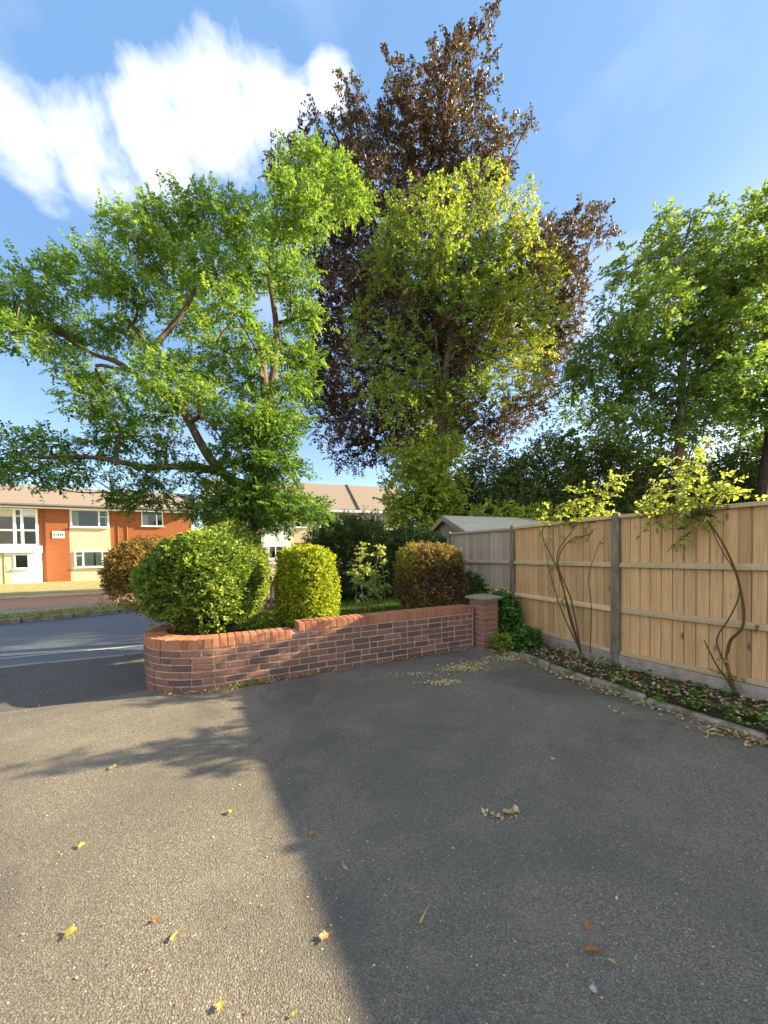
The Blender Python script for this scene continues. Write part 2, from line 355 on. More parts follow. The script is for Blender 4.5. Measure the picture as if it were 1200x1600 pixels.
# ------------------------------------------------------------------ foliage machinery
def unit(a): return a / np.maximum(np.linalg.norm(a, axis=-1, keepdims=True), 1e-9)
def leaves(p, d, L, tl, ll, lw, flat=.5, droop=.15, spread=.9, tint=None, jit=.35, tvar=.22):
    """L leaves along each twig: twig start p (T,3), direction d (T,3). Returns verts (N,4,3), tint (N,)"""
    T = len(p); d = unit(d)
    up = np.array([0, 0, 1.0]) + rng.normal(0, .35, (T, 3)); s = unit(np.cross(d, up)); nr = np.cross(s, d)
    tl = tl * rng.uniform(.7, 1.3, (T, 1))
    j = np.arange(L); tt = (j + .6) / L; sg = np.where(j % 2 == 0, 1.0, -1.0)
    c = p[:, None] + d[:, None] * (tl[:, :, None] * tt[None, :, None]); c[:, :, 2] -= droop * tl * tt[None] ** 2
    ld = d[:, None] * .55 + s[:, None] * sg[None, :, None] * spread + rng.normal(0, jit, (T, L, 3)); ld[:, :, 2] -= droop * .8; ld = unit(ld)
    nn = nr[:, None] * flat + np.array([0, 0, flat]) + rng.normal(0, .55, (T, L, 3)); w = unit(np.cross(ld, nn)); nn = np.cross(w, ld)
    k = rng.uniform(.65, 1.3, (T, L, 1)); a = ll * k; b = lw * k * .5
    fold = nn * b * .45
    V = np.stack([c, c + ld * a * .45 + w * b + fold, c + ld * a, c + ld * a * .45 - w * b + fold], 2).reshape(-1, 4, 3)
    ti = (tint if tint is not None else rng.uniform(.25, .75, T))[:, None] + rng.normal(0, tvar, (T, L))
    return V, np.clip(ti, 0, 1).reshape(-1)
def leafmesh(name, parts, mat, parent=None):
    V = np.concatenate([a for a, _ in parts]).astype(np.float32); ti = np.concatenate([b for _, b in parts]).astype(np.float32); N = len(V)
    me = bpy.data.meshes.new(name); me.vertices.add(N * 4); me.vertices.foreach_set('co', V.reshape(-1))
    idx = np.arange(N, dtype=np.int32)[:, None] * 4
    tri = np.concatenate([idx + [0, 1, 2], idx + [0, 2, 3]], 1).reshape(-1).astype(np.int32)
    me.loops.add(N * 6); me.loops.foreach_set('vertex_index', tri)
    me.polygons.add(N * 2); me.polygons.foreach_set('loop_start', np.arange(0, N * 6, 3, dtype=np.int32))
    at = me.attributes.new('tint', 'FLOAT', 'POINT'); at.data.foreach_set('value', np.repeat(ti, 4))
    me.materials.append(mat); me.update(calc_edges=True); me.validate()
    return link(bpy.data.objects.new(name, me), parent)
def rdir(n): return unit(rng.normal(0, 1, (n, 3)))
def blob_leaves(c, r, n, L, tl, ll, lw, flat=.5, droop=.15, shell=2.4, upb=.15, tint0=.5, tsd=.18):
    """fill an ellipsoidal clump with leafy twigs"""
    u = rdir(n); rad = rng.uniform(0, 1, (n, 1)) ** (1 / shell)
    wob = 1 + .22 * np.sin(u @ rng.normal(0, 3, 3) + rng.uniform(0, 6)) [:, None] + .16 * np.sin(u @ rng.normal(0, 6, 3))[:, None]
    p = np.array(c) + u * rad * wob * np.array(r)
    d = u * .75 + rng.normal(0, .5, (n, 3)); d[:, 2] += upb
    return leaves(p, d, L, tl, ll, lw, flat, droop, tint=np.clip(rng.normal(tint0, tsd, n), 0, 1))
def tree(name, label, cat, trunk, trad, blobs, leaf, bark, Y0, ysd, dens, L, tl, ll, lw, flat=.5, droop=.15, vz=.8, upb=.15, group=None, limbs=(), twigs=5, tint=lambda b: .5, shell=2.4, seed=1, rscale=1.0):
    """trunk: world points; blobs: photo-measured clumps (px, py, radius px[, depth]) turned into points in space round the trunk"""
    global rng
    rng = np.random.default_rng(seed); rs = random.Random(seed)
    base = Vector(trunk[0]); root = empty(name, base, 0, label, cat, group)
    off = np.array(base); nodes = []   # (point, radius)
    mb = MB()
    tp = bez(trunk, 6); n = len(tp)
    rr = [trad * (1.25 if i == 0 else 1) * (1 - .72 * i / n) for i in range(n)]
    mb.tube([q - base for q in tp], rr, 9)
    nodes += [(q, r) for q, r in zip(tp, rr)][n // 4:]
    br = mb
    for pts, r0 in limbs:
        q = bez(pts, 5); r = [r0 * (1 - .7 * i / len(q)) for i in range(len(q))]
        br.tube([x - base for x in q], r, 7); nodes += list(zip(q, r))
    B = []
    for b in blobs:
        px, py, rp = b[:3]; Y = b[3] if len(b) > 3 else Y0 + rs.gauss(0, ysd)
        c = P(px, py, Y); r = rp / 578 * Y * (rscale(b) if callable(rscale) else rscale); B.append((c, r, b))
    top = tp[-1]
    B.sort(key=lambda q: (q[0] - tp[n // 2]).length)
    parts = []
    for c, r, b in B:
        # nearest skeleton node, preferring lower ones
        best = min(nodes, key=lambda q: (q[0] - c).length + max(0, q[0].z - c.z + .2) * 2.0)
        s, r0 = best; e = c; mid = s.lerp(e, .5) + Vector((rs.gauss(0, .12), rs.gauss(0, .12), rs.gauss(.05, .1))) * (e - s).length
        r1 = max(.012, min(r0 * .72, .02 + .03 * (e - s).length))
        q = bez([s, mid, e], 4); rad = [r1 * (1 - .55 * i / len(q)) for i in range(len(q))]
        br.tube([x - base for x in q], rad, 5, False); nodes += list(zip(q[1:], rad[1:]))
        for k in range(twigs):
            u = Vector(rdir(1)[0]); u.z = abs(u.z) * .6 + u.z * .4
            e2 = c + Vector((u.x * r, u.y * r, u.z * r * vz)) * .85
            br.tube([x - base for x in (c, c.lerp(e2, .5) + Vector(rdir(1)[0]) * r * .12, e2)], [rad[-1] * .7, rad[-1] * .45, .004], 4, False)
        nt = int(dens * max(r, .25) ** 2)
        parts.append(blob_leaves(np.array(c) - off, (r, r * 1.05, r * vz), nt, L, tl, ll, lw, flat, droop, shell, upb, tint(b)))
    br.build('trunk', M[bark], root, True)
    leafmesh('crown', parts, M[leaf], root)
    return root
def superr(u, a, p): return (np.abs(u / np.array(a)) ** p).sum(1) ** (-1.0 / p)
def bush(name, label, cat, c, a, leaf, n, p=2.2, L=7, tl=.07, ll=.04, lw=.024, flat=.3, depth=.12, rough=.10, stems=14, gap=0.0, stemcol='twig', tint=.5, tsd=.2, fuzz=.0, base=None, tints=None, group=None, seed=1, freq=3.0, lowcut=0.0, rz=0.0, foot=None):
    """clipped or rounded shrub: leafy twigs over a lumpy superellipsoid; c = centre, a = half sizes"""
    global rng
    rng = np.random.default_rng(seed); rs = random.Random(seed)
    c = Vector(c); b0 = Vector(foot) if foot else Vector((c.x, c.y, base if base is not None else c.z - a[2])); root = empty(name, b0, rz, label, cat, group)
    u = rdir(n)
    ph = rng.uniform(0, 6, 5); K = rng.normal(0, freq, (5, 3)); lump = sum(np.sin(u @ K[i] * (1 + .7 * i) + ph[i]) / (1 + .5 * i) for i in range(5)) / 2.2
    r = superr(u, a, p) * (1 + rough * lump)
    dep = np.abs(rng.normal(0, depth, n)) - fuzz * rng.uniform(0, 1, n) ** 3
    pos = u * (r * (1 - dep))[:, None]
    if gap > 0:
        keep = rng.uniform(0, 1, n) > gap * np.clip(-u[:, 2] * 1.6 - .1, 0, 1); pos, u, lump = pos[keep], u[keep], lump[keep]
    if lowcut:
        keep = pos[:, 2] > -a[2] * lowcut; pos, u, lump = pos[keep], u[keep], lump[keep]
    ti = np.clip(tint + .12 * lump + rng.normal(0, tsd, len(pos)), 0, 1)
    if tints is not None: ti = np.clip(ti + tints(pos, u), 0, 1)
    wp = pos + np.array(c - b0)
    d = u + rng.normal(0, .55, (len(pos), 3)); d[:, 2] += .25
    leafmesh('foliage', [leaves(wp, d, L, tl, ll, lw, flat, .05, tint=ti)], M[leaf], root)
    mb = MB()
    for k in range(stems):
        v = Vector(rdir(1)[0]); v.z = abs(v.z) + .15; v.normalize()
        e = (c - b0) + Vector((v.x * a[0], v.y * a[1], v.z * a[2] * .8)) * .8
        s = Vector((rs.gauss(0, a[0] * .14), rs.gauss(0, a[1] * .14), -.02))
        mb.tube(bez([s, s.lerp(e, .5) + Vector((rs.gauss(0, .05), rs.gauss(0, .05), .04)), e], 4), [.013 * (1 - .7 * i / 9) * (1 + a[2] * .3) for i in range(9)], 5, False)
    if stems: mb.build('stem', M[stemcol], root, True)
    return root

# ================================================================== SETTING
def sheet(name, pts, z, mat, thick=0.0):
    bm = bmesh.new(); vs = [bm.verts.new((x, y, z)) for x, y in pts]; f = bm.faces.new(vs)
    if f.normal.z < 0: f.normal_flip()
    if thick:
        r = bmesh.ops.extrude_face_region(bm, geom=[f]); bmesh.ops.translate(bm, vec=(0, 0, -thick), verts=[v for v in r['geom'] if isinstance(v, bmesh.types.BMVert)])
        bmesh.ops.recalc_face_normals(bm, faces=bm.faces)
    me = bpy.data.meshes.new(name); bm.to_mesh(me); bm.free(); me.materials.append(mat)
    return tag(link(bpy.data.objects.new(name, me)), kind='structure')
sheet('ground', [(-1500, -1500), (1500, -1500), (1500, 1500), (-1500, 1500)], -.25, M['grassground'])
RD = Vector((math.cos(R_(30)), math.sin(R_(30)), 0)); RN = Vector((-RD.y, RD.x, 0))      # along and across the road
def rp(s, t): v = RD * s + RN * t; return (v.x, v.y)
T_W = 14.15                                          # far garden wall, measured across the road
def resample(pts, n=140):
    q = bez([Vector((x, y, 0)) for x, y in pts], 10); L = [0]
    for a, b in zip(q[:-1], q[1:]): L.append(L[-1] + (b - a).length)
    out = []; k = 0
    for i in range(n + 1):
        x = L[-1] * i / n
        while k < len(L) - 2 and L[k + 1] < x: k += 1
        out.append(q[k].lerp(q[k + 1], (x - L[k]) / (L[k + 1] - L[k])))
    return out
def offset(q, d):
    """shift a curve to its left by d"""
    out = []
    for i, p in enumerate(q):
        t = (q[min(i + 1, len(q) - 1)] - q[max(i - 1, 0)]).normalized(); out.append(p + Vector((-t.y, t.x, 0)) * d)
    return out
def ribbon(name, A, B, z, mat, thick=0.0):
    n = len(A); v = [(p.x, p.y, z) for p in A] + [(p.x, p.y, z) for p in B]; f = [(i, i + 1, n + i + 1, n + i) for i in range(n - 1)]
    if thick:
        v += [(x, y, zz - thick) for x, y, zz in v]; f += [(2 * n + i + 1, 2 * n + i, i, i + 1) for i in range(n - 1)] + [(n + i, n + i + 1, 3 * n + i + 1, 3 * n + i) for i in range(n - 1)]
    o = mesh_obj(name, v, f, mat); return tag(o, kind='structure')
# the road bends away behind the garden
KN = resample([(-45, -14.5), (-25, -5), (-14, .45), (-8.5, 3.2), (-5.1, 4.85), (-3.9, 5.35), (-3.2, 5.85), (-2.8, 6.55), (-2.5, 7.6), (-2.0, 9.6), (-1, 12.4), (1.5, 19), (6, 31), (14, 50)], 260)
FK = resample([(-47, -10.4), (-27, -.9), (-16, 4.5), (-10.6, 7.1), (-8.58, 8.3), (-7.4, 9.3), (-6.72, 10.2), (-6.4, 11.4), (-6.1, 13), (-5, 16.5), (-2.5, 23), (2, 35), (10, 54)], 260)
ribbon('road', offset(KN, -.05), offset(FK, .1), -.052, M['road'])
ribbon('road_marking', offset(KN, .66), offset(KN, .75), -.047, M['paint'])
ribbon('pavement', offset(KN, -2.0), KN, -.018, M['pave'], .25)
ribbon('far_verge', offset(FK, .14), offset(FK, 1.2), .035, M['grassground'], .25)
ribbon('far_pavement', offset(FK, 1.2), offset(FK, 3.2), .02, M['palekerb'], .25)
# driveway up to the back of the pavement
PB_ = [p for p in offset(KN, -1.97) if -14 < p.x < -2.3 and p.y < 4.6]
sheet('driveway', [(-14, -8), (6, -8), (6, 6.2), (1.2, 6.2), (-1.6, 4.6)] + [(p.x, p.y) for p in reversed(PB_)], 0, M['drive'], .2)
def kerb(name, path, z0, z1, mat, x0, y1, step=.915, w=.125):
    r = tag(bpy.data.objects.new(name, None), kind='structure'); link(r); r.location = (path[0].x, path[0].y, 0)
    me = MB().box(0, step - .008, -w / 2, w / 2, z0, z1).build('kerb_stone', mat, None, bevel=.012); COL.objects.unlink(me); d = me.data
    L = 0; nxt = 0
    for a, b in zip(path[:-1], path[1:]):
        l = (b - a).length
        while nxt <= L + l:
            p = a.lerp(b, (nxt - L) / l)
            if p.x > x0 and p.y < y1: inst(d, 'kerb_stone', Matrix.Translation(p - path[0] + Vector((0, 0, random.uniform(-.004, .004)))) @ Matrix.Rotation(math.atan2((b - a).y, (b - a).x), 4, 'Z'), r)
            nxt += step
        L += l
kerb('near_kerb', KN, -.25, -.012, M['palekerb'], -14, 14)
kerb('far_kerb', offset(FK, .08), -.25, .06, M['kerb'], -18, 20)

# ------------------------------------------------------------------ low drive wall
CE = Vector((-2.09, 4.48, 0)); RAD = .71; WT = .215
PA, PB = Vector((1.30, 5.40, 0)), Vector((-1.767, 3.846, 0))
hd = (PB - PA).normalized(); LEN = (PB - PA).length
A0 = math.atan2((PB - CE).y, (PB - CE).x)
ARC = R_(177); LA = ARC * RAD
def wp(s):
    """outer-face point, tangent, outward normal at length s from the pillar"""
    if s <= LEN:
        n = Vector((-hd.y, hd.x, 0)); 
        if n.y > 0: n = -n
        return PA + hd * s, hd.copy(), n
    if s <= LEN + LA:
        a = A0 - (s - LEN) / RAD; n = Vector((math.cos(a), math.sin(a), 0)); return CE + n * RAD, Vector((n.y, -n.x, 0)), n
    a = A0 - ARC; n = Vector((math.cos(a), math.sin(a), 0)); tn = Vector((n.y, -n.x, 0)); return CE + n * RAD + tn * (s - LEN - LA), tn, n
TOT = LEN + LA + .35
S_STEP = (Vector(G(460, 1058)) - PA).length
CH = .0745; ZT = lambda s: .441 if s > S_STEP else .5155          # underside of coping
wall = empty('low_brick_wall', (PA.x, PA.y, 0), 0, 'low red brick garden wall curving round the hedge at the drive edge', 'wall')
def wmat(s, z, inset=0.0):
    p, tn, n = wp(s); q = p - n * inset - PA
    return Matrix(((tn.x, -n.x, 0, q.x), (tn.y, -n.y, 0, q.y), (0, 0, 1, z), (0, 0, 0, 1)))
# mortar core, recessed 7 mm behind the brick faces
core = MB(); ss = [0]
while ss[-1] < TOT: ss.append(min(TOT, ss[-1] + .08))
for a, b in zip(ss[:-1], ss[1:]):
    z = ZT((a + b) / 2) + .004; pa, _, na = wp(a); pb, _, nb = wp(b)
    q = [pa - na * .0075, pb - nb * .0075, pb - nb * (WT - .006), pa - na * (WT - .006)]; q = [v - PA for v in q]
    core.add([(v.x, v.y, -.1) for v in q] + [(v.x, v.y, z) for v in q], [(0, 1, 5, 4), (2, 3, 7, 6), (4, 5, 6, 7), (1, 2, 6, 5), (3, 0, 4, 7)])
for a, b in zip(ss[:-1], ss[1:]):
    if a < S_STEP < b: continue
    z = ZT((a + b) / 2); pa, _, na = wp(a); pb, _, nb = wp(b)
    q = [pa - na * .004, pb - nb * .004, pb - nb * (WT - .004), pa - na * (WT - .004)]; q = [v - PA for v in q]
    core.add([(v.x, v.y, z + .003) for v in q] + [(v.x, v.y, z + .099) for v in q], [(0, 1, 5, 4), (2, 3, 7, 6), (4, 5, 6, 7), (1, 2, 6, 5), (3, 0, 4, 7)])
core.build('mortar', M['mortar'], wall)
def brickmesh(l, d, h, mat, bev=.005, seed=0):
    o = MB().box(-l / 2, l / 2, 0, d, 0, h).build('brick_mesh', mat, None, bevel=bev); COL.objects.unlink(o); me = o.data
    rs = random.Random(seed)
    for v in me.vertices: v.co += Vector((rs.gauss(0, .0016), rs.gauss(0, .0016), rs.gauss(0, .0014)))
    return me
STR = [brickmesh(.209, .10, .061, M['brick'], .005, i) for i in range(4)]
HDR = [brickmesh(.097, .10, .061, M['brick'], .005, i) for i in range(3)]
row = 0; z = -.006; nb = 0
while z < .50:
    s = .012 if row % 2 else -.095
    while s < TOT - .1:
        h = random.random() < .30 or s < 0
        w = .110 if h else .223
        s = max(s, .012); cs = s + w / 2
        if s > -.11 and cs > .0 and z + .06 < ZT(cs) + .01 and cs < TOT - .08:
            M4 = wmat(cs, z, random.uniform(-.003, .003)) @ Matrix.Rotation(random.gauss(0, .006), 4, 'Z')
            inst(random.choice(HDR if h else STR), 'brick', M4, wall); nb += 1
        s += w
    z += CH; row += 1
COP = [brickmesh(.0665, WT + .010, .104, M['coping'], .0045, i) for i in range(5)]
s = .045; nc = 0
while s < TOT:
    if abs(s - S_STEP) > .03:
        M4 = wmat(s, ZT(s) + .004 + random.uniform(-.002, .002), -.004 + random.uniform(-.003, .003)) @ Matrix.Rotation(random.gauss(0, .008), 4, 'Z')
        inst(random.choice(COP), 'coping_brick', M4, wall); nc += 1
    s += .0755
# pillar
pc = PA + Vector((.175, .10, 0)); prz = math.atan2(-hd.y, -hd.x)
pil = empty('brick_pillar', (pc.x, pc.y, 0), prz, 'square red brick pillar with lichen-grey cap beside the fence', 'pillar')
PW = .30
MB().box(-PW / 2 + .008, PW / 2 - .008, -PW / 2 + .008, PW / 2 - .008, -.1, .70).build('mortar', M['mortar'], pil)
PS = [brickmesh(.200, .10, .064, M['pillarbrick'], .005, i + 9) for i in range(2)]; PH = [brickmesh(.086, .10, .064, M['pillarbrick'], .005, i + 5) for i in range(2)]
for k in range(9):
    for side in range(4):
        rot = Matrix.Rotation(side * math.pi / 2, 4, 'Z')
        flip = (k + side) % 2
        for (x, mm) in (((-.044, PS), (.105, PH)) if flip else ((.044, PS), (-.105, PH))):
            inst(random.choice(mm), 'brick', rot @ Matrix.Translation((x, -PW / 2, .012 + k * .0755)), pil)
capm = MB(); w0, w1, w2 = .195, .195, .10
capm.add([(sx * w, sy * w, zz) for w, zz in ((.18, .70), (w0, .715), (w1, .742), (w2, .772)) for sx, sy in ((-1, -1), (1, -1), (1, 1), (-1, 1))],
         [(3, 2, 1, 0)] + [(4 * l + i, 4 * l + (i + 1) % 4, 4 * l + 4 + (i + 1) % 4, 4 * l + 4 + i) for l in range(3) for i in range(4)] + [(12, 13, 14, 15)])
capm.build('cap', M['stonecap'], pil, bevel=.008)

# garden soil and lawn behind the wall
gl = []
for k in range(41):
    s = TOT * k / 40; p, tn, n = wp(s); q = p - n * .12; gl.append((q.x, q.y))
far = [(p.x, p.y) for p in offset(KN, -.3) if 5.6 < p.y < 22][::3] + [(6, 20), (4.4, 12.5), (1.15, 7.45), (1.9, 6.15), (1.55, 5.68)]
sheet('garden_lawn', gl + far, .36, M['grassground'], .4)

# ------------------------------------------------------------------ fence bed, edging
ED = [Vector((1.60, 5.36, 0)), Vector((1.97, 4.36, 0)), Vector((2.385, 3.35, 0)), Vector((2.76, 2.63, 0)), Vector((3.25, 1.7, 0)), Vector((4.1, .1, 0)), Vector((5, -1.6, 0))]
FP = [Vector((2.10, 6.0, 0)), Vector((2.686, 4.267, 0))]
d2 = Vector((.48, -.877, 0)).normalized()
for k in range(3): FP.append(FP[-1] + d2 * 1.86)
nbed = 70; bv = []
for i in range(nbed + 1):
    tt = i / nbed
    def along(poly, t):
        L = [0]
        for a, b in zip(poly[:-1], poly[1:]): L.append(L[-1] + (b - a).length)
        x = t * L[-1]
        for k in range(len(poly) - 1):
            if x <= L[k + 1] or k == len(poly) - 2: return poly[k].lerp(poly[k + 1], (x - L[k]) / (L[k + 1] - L[k]))
    e = along(ED, tt); fpt = along([Vector((1.75, 6.2, 0))] + FP, tt)
    for j in range(9):
        q = e.lerp(fpt + (fpt - e).normalized() * .12, j / 8); hgt = .035 + .04 * math.sin(j / 8 * math.pi) + .03 * math.sin(q.x * 7.1 + q.y * 5.3) + .02 * math.sin(q.x * 17 - q.y * 13)
        bv.append((q.x, q.y, hgt if j else .03))
bf = [(i * 9 + j, i * 9 + j + 1, (i + 1) * 9 + j + 1, (i + 1) * 9 + j) for i in range(nbed) for j in range(8)]
bed = mesh_obj('flower_bed', bv, [f[::-1] for f in bf], M['soil'], None, True); tag(bed, kind='structure')
edge = link(tag(bpy.data.objects.new('bed_edging', None), kind='structure')); edge.location = ED[0]
for a, b in zip(ED[:-1], ED[1:]):
    L = (b - a).length; n = max(1, round(L / .62)); ang = math.atan2((b - a).y, (b - a).x)
    for k in range(n):
        o = MB().box(0, L / n - .012, -.036, .036, -.1, .066).build('kerb_stone', M['kerb'], edge, bevel=.016)
        o.matrix_local = Matrix.Translation(a.lerp(b, k / n) - ED[0] + Vector((0, 0, random.uniform(-.022, .012)))) @ Matrix.Rotation(ang + random.gauss(0, .02), 4, 'Z') @ Matrix.Rotation(random.gauss(0, .03), 4, 'X')

# ------------------------------------------------------------------ timber fences
def fence_bay(root, a, b, ztop, zrails, zbot, bmat, rmat, gravel=True, pitch=.098, org=None, gz=.0):
    """one bay between post centres a and b; boards stand behind the rails as seen from the drive"""
    d = (b - a).normalized(); n = Vector((d.y, -d.x, 0))             # n: towards the drive?
    if n.dot(Vector((-1, -.3, 0))) < 0: n = -n
    L = (b - a).length; back = -n
    def mat(s, off, z, rz=0.0): 
        p = a + d * s + back * off - org
        return Matrix(((d.x, back.x, 0, p.x), (d.y, back.y, 0, p.y), (0, 0, 1, z), (0, 0, 0, 1)))
    H = ztop - zbot
    protos = []
    for k in range(3):
        w = .0915 + .002 * k; m = MB()
        prof = [(0, 0), (w, 0), (w, .0135), (w + .026, .0140), (w + .026, .021), (0, .021 - .0075), ]
        n_ = len(prof); m.add([(x, y, zz) for zz in (-.03, H) for x, y in prof], [tuple(reversed(range(n_))), tuple(range(n_, 2 * n_))] + [(q, (q + 1) % n_, n_ + (q + 1) % n_, n_ + q) for q in range(n_)])
        o = m.build('board_mesh', bmat, None, bevel=.0015); COL.objects.unlink(o); protos.append(o.data)
    s = .045
    while s < L - .13:
        o = inst(random.choice(protos), 'board', mat(s, .012, zbot + random.uniform(-.006, .004)) @ Matrix.Rotation(random.gauss(0, .0012), 4, 'Y'), root)
        s += pitch + random.uniform(.0, .007)
    inst(protos[0], 'board', mat(L - .15, .0155, zbot - .002), root)
    for zr in zrails:
        o = MB().add([(.045, -.03, zr - .03), (L - .045, -.03, zr - .03), (L - .045, .01, zr - .036), (.045, .01, zr - .036), (.045, -.03, zr + .008), (L - .045, -.03, zr + .008), (L - .045, .010, zr + .03), (.045, .010, zr + .03)],
              [(3, 2, 1, 0), (4, 5, 6, 7), (0, 1, 5, 4), (1, 2, 6, 5), (2, 3, 7, 6), (3, 0, 4, 7)]).build('rail', rmat, root, bevel=.003)
        o.matrix_local = mat(0, 0, 0)
    o = MB().box(.055, L - .055, -.034, .04, ztop - .012, ztop + .028).build('capping', rmat, root, bevel=.004); o.matrix_local = mat(0, 0, 0)
    if gravel:
        o = MB().box(.042, L - .042, -.034, .008, zbot - .33, zbot - .004).build('gravel_board', M['concrete'], root, bevel=.006); o.matrix_local = mat(0, 0, 0)
        o = MB().box(.055, L - .055, -.036, .012, zbot + .002, zbot + .045).build('bottom_rail', rmat, root, bevel=.003); o.matrix_local = mat(0, 0, 0)
def fence_post(root, p, ang, ztop, org, mat):
    m = MB()
    w0, w1 = .047, .042
    m.add([(sx * w0, sy * .05, -.3) for sx, sy in ((-1, -1), (1, -1), (1, 1), (-1, 1))] + [(sx * w1, sy * .045, ztop - .02) for sx, sy in ((-1, -1), (1, -1), (1, 1), (-1, 1))] + [(sx * w1 * .6, sy * .03, ztop + .02) for sx, sy in ((-1, -1), (1, -1), (1, 1), (-1, 1))],
          [(3, 2, 1, 0)] + [(4 * l + i, 4 * l + (i + 1) % 4, 4 * l + 4 + (i + 1) % 4, 4 * l + 4 + i) for l in range(2) for i in range(4)] + [(8, 9, 10, 11)])
    o = m.build('post', mat, root, bevel=.006); o.matrix_local = Matrix.Translation(p - org) @ Matrix.Rotation(ang, 4, 'Z'); return o
fence = empty('timber_fence', FP[0], 0, 'honey-coloured closeboard timber fence with concrete posts along the flower bed', 'fence')
FT = 1.775
for i in range(len(FP) - 1): fence_bay(fence, FP[i], FP[i + 1], FT, (1.235, .715), .20, M['board'], M['railwood'], True, org=FP[0])
for i, p in enumerate(FP):
    q = FP[min(i + 1, len(FP) - 1)] - FP[min(i, len(FP) - 2)]; fence_post(fence, p, math.atan2(q.y, q.x), FT + .035, FP[0], M['post'])
FE = FP[0] + Vector((-.80, 1.30, 0))
gf = empty('weathered_fence', FE, 0, 'greyed weathered closeboard fence panel behind the brick pillar, by the shed', 'fence')
fence_bay(gf, FE, FP[0], FT - .01, (1.235,), .80, M['greyboard'], M['greyrail'], False, .094, org=FE)
fence_post(gf, FE, math.atan2(1.3, -.8), FT + .02, FE, M['post'])
o = MB().box(.07, 1.46, -.03, .01, .762, .80).build('rail', M['greyrail'], gf, bevel=.003); dd = (FP[0] - FE).normalized(); o.rotation_euler = (0, 0, math.atan2(dd.y, dd.x))

# ------------------------------------------------------------------ shed
sa = math.atan2(.38, .925)
shed = empty('garden_shed', P(738, 840, 8.6) * 1.0, sa, 'small shed with pale felt roof behind the weathered fence', 'shed'); shed.location.z = .1
W_, D_, HE, HR = 2.9, 2.2, 1.72, 2.22
MB().box(0, W_, 0, D_, 0, HE).add([(0, 0, HE), (0, D_, HE), (0, D_ / 2, HR), (W_, 0, HE), (W_, D_, HE), (W_, D_ / 2, HR)], [(0, 2, 1), (3, 4, 5), (0, 3, 5, 2), (1, 2, 5, 4)]).build('wall', M['shedwood'], shed)
for k in range(12):
    z0 = .05 + k * .14
    MB().add([(-.018, 0, z0), (-.018, D_, z0), (-.004, D_, z0 + .135), (-.004, 0, z0 + .135), (0.01, 0, z0), (.01, D_, z0), (.01, D_, z0 + .135), (.01, 0, z0 + .135)], [(0, 1, 2, 3), (4, 7, 6, 5), (0, 4, 5, 1), (3, 2, 6, 7), (0, 3, 7, 4), (1, 5, 6, 2)]).build('cladding_board', M['shedwood'], shed)
for sy in (0, 1):
    y0, y1 = (D_ / 2, -.14) if sy == 0 else (D_ / 2, D_ + .14); ze = HR - (HR - HE) * (D_ / 2 + .14) / (D_ / 2)
    a_, b_ = -.12, W_ + .12
    MB().add([(a_, y0, HR + .006), (b_, y0, HR + .006), (b_, y1, ze + .006), (a_, y1, ze + .006), (a_, y0, HR + .045), (b_, y0, HR + .045), (b_, y1, ze + .045), (a_, y1, ze + .045)], [(0, 1, 2, 3), (4, 7, 6, 5), (0, 4, 5, 1), (2, 6, 7, 3), (0, 3, 7, 4), (1, 5, 6, 2)]).build('roof', M['felt'], shed)
    MB().add([(a_ - .02, y0, HR - .09), (a_ - .02, y1, ze - .09), (a_ - .02, y1, ze + .03), (a_ - .02, y0, HR + .03), (a_ + .002, y0, HR - .09), (a_ + .002, y1, ze - .09), (a_ + .002, y1, ze + .03), (a_ + .002, y0, HR + .03)], [(0, 1, 2, 3), (4, 7, 6, 5), (0, 4, 5, 1), (3, 2, 6, 7), (0, 3, 7, 4), (1, 5, 6, 2)]).build('bargeboard', M['shedwood'], shed)

# ------------------------------------------------------------------ far garden wall and lawn
fw = empty('far_garden_wall', (*rp(-16, T_W), 0), R_(30), 'low sunlit brick wall across the road in front of the flats', 'wall')
MB().box(0, 16.4, 0, .2, -.1, .285).build('mortar', M['mortar'], fw)
FS = [brickmesh(.217, .09, .066, M['farwallbrick'], .004, i + 20) for i in range(3)]
vis0, vis1 = 3.6, 11.2; cnt = 0
for k in range(4):
    s = vis0 + (.11 if k % 2 else 0)
    while s < vis1:
        inst(random.choice(FS), 'brick', Matrix.Translation((s, -.008, .02 + k * .0735)), fw); s += .2255; cnt += 1
oth = MB()
for k in range(4):
    s = .2 + (.11 if k % 2 else 0)
    while s < 16.3:
        if not (vis0 - .2 < s < vis1 + .1): oth.box(s - .108, s + .108, -.008, .08, .02 + k * .0735, .086 + k * .0735)
        s += .2255
tag(oth.build('brick_run', M['farwallbrick'], fw), kind='stuff')
for i in range(int(16.4 / .46)): MB().box(i * .46, i * .46 + .452, -.03, .23, .288, .345).build('coping_slab', M['farwallbrick'], fw, bevel=.006)
pp = P(171, 942, 11.5)
fpier = empty('gate_pier', (pp.x, pp.y, 0), R_(30), 'short dark brick pier at the far garden wall, its shadow on the wall', 'pier')
MB().box(-.13, .13, -.16, .10, -.1, .50).build('shaft', M['farwallbrick'], fpier, bevel=.006); MB().box(-.15, .15, -.18, .12, .503, .55).build('cap', M['kerb'], fpier, bevel=.008)

# far lawn falls gently from the wall to the flats
FO = P(0, 915, 23.9); FA = R_(28); FU = Vector((math.cos(FA), math.sin(FA), 0)); FN = Vector((math.sin(FA), -math.cos(FA), 0)); FZ = -.22
lv = [(*rp(-40, T_W + .2), .27), (*rp(.4, T_W + .2), .27)]
q0, q1 = FO - FU * 30, FO + FU * 60
lawn = mesh_obj('far_lawn', lv + [(-3, 33, -.2), (q0.x, q0.y + 12, -.2)], [(0, 1, 2, 3)], M['drylawn']); tag(lawn, kind='structure')

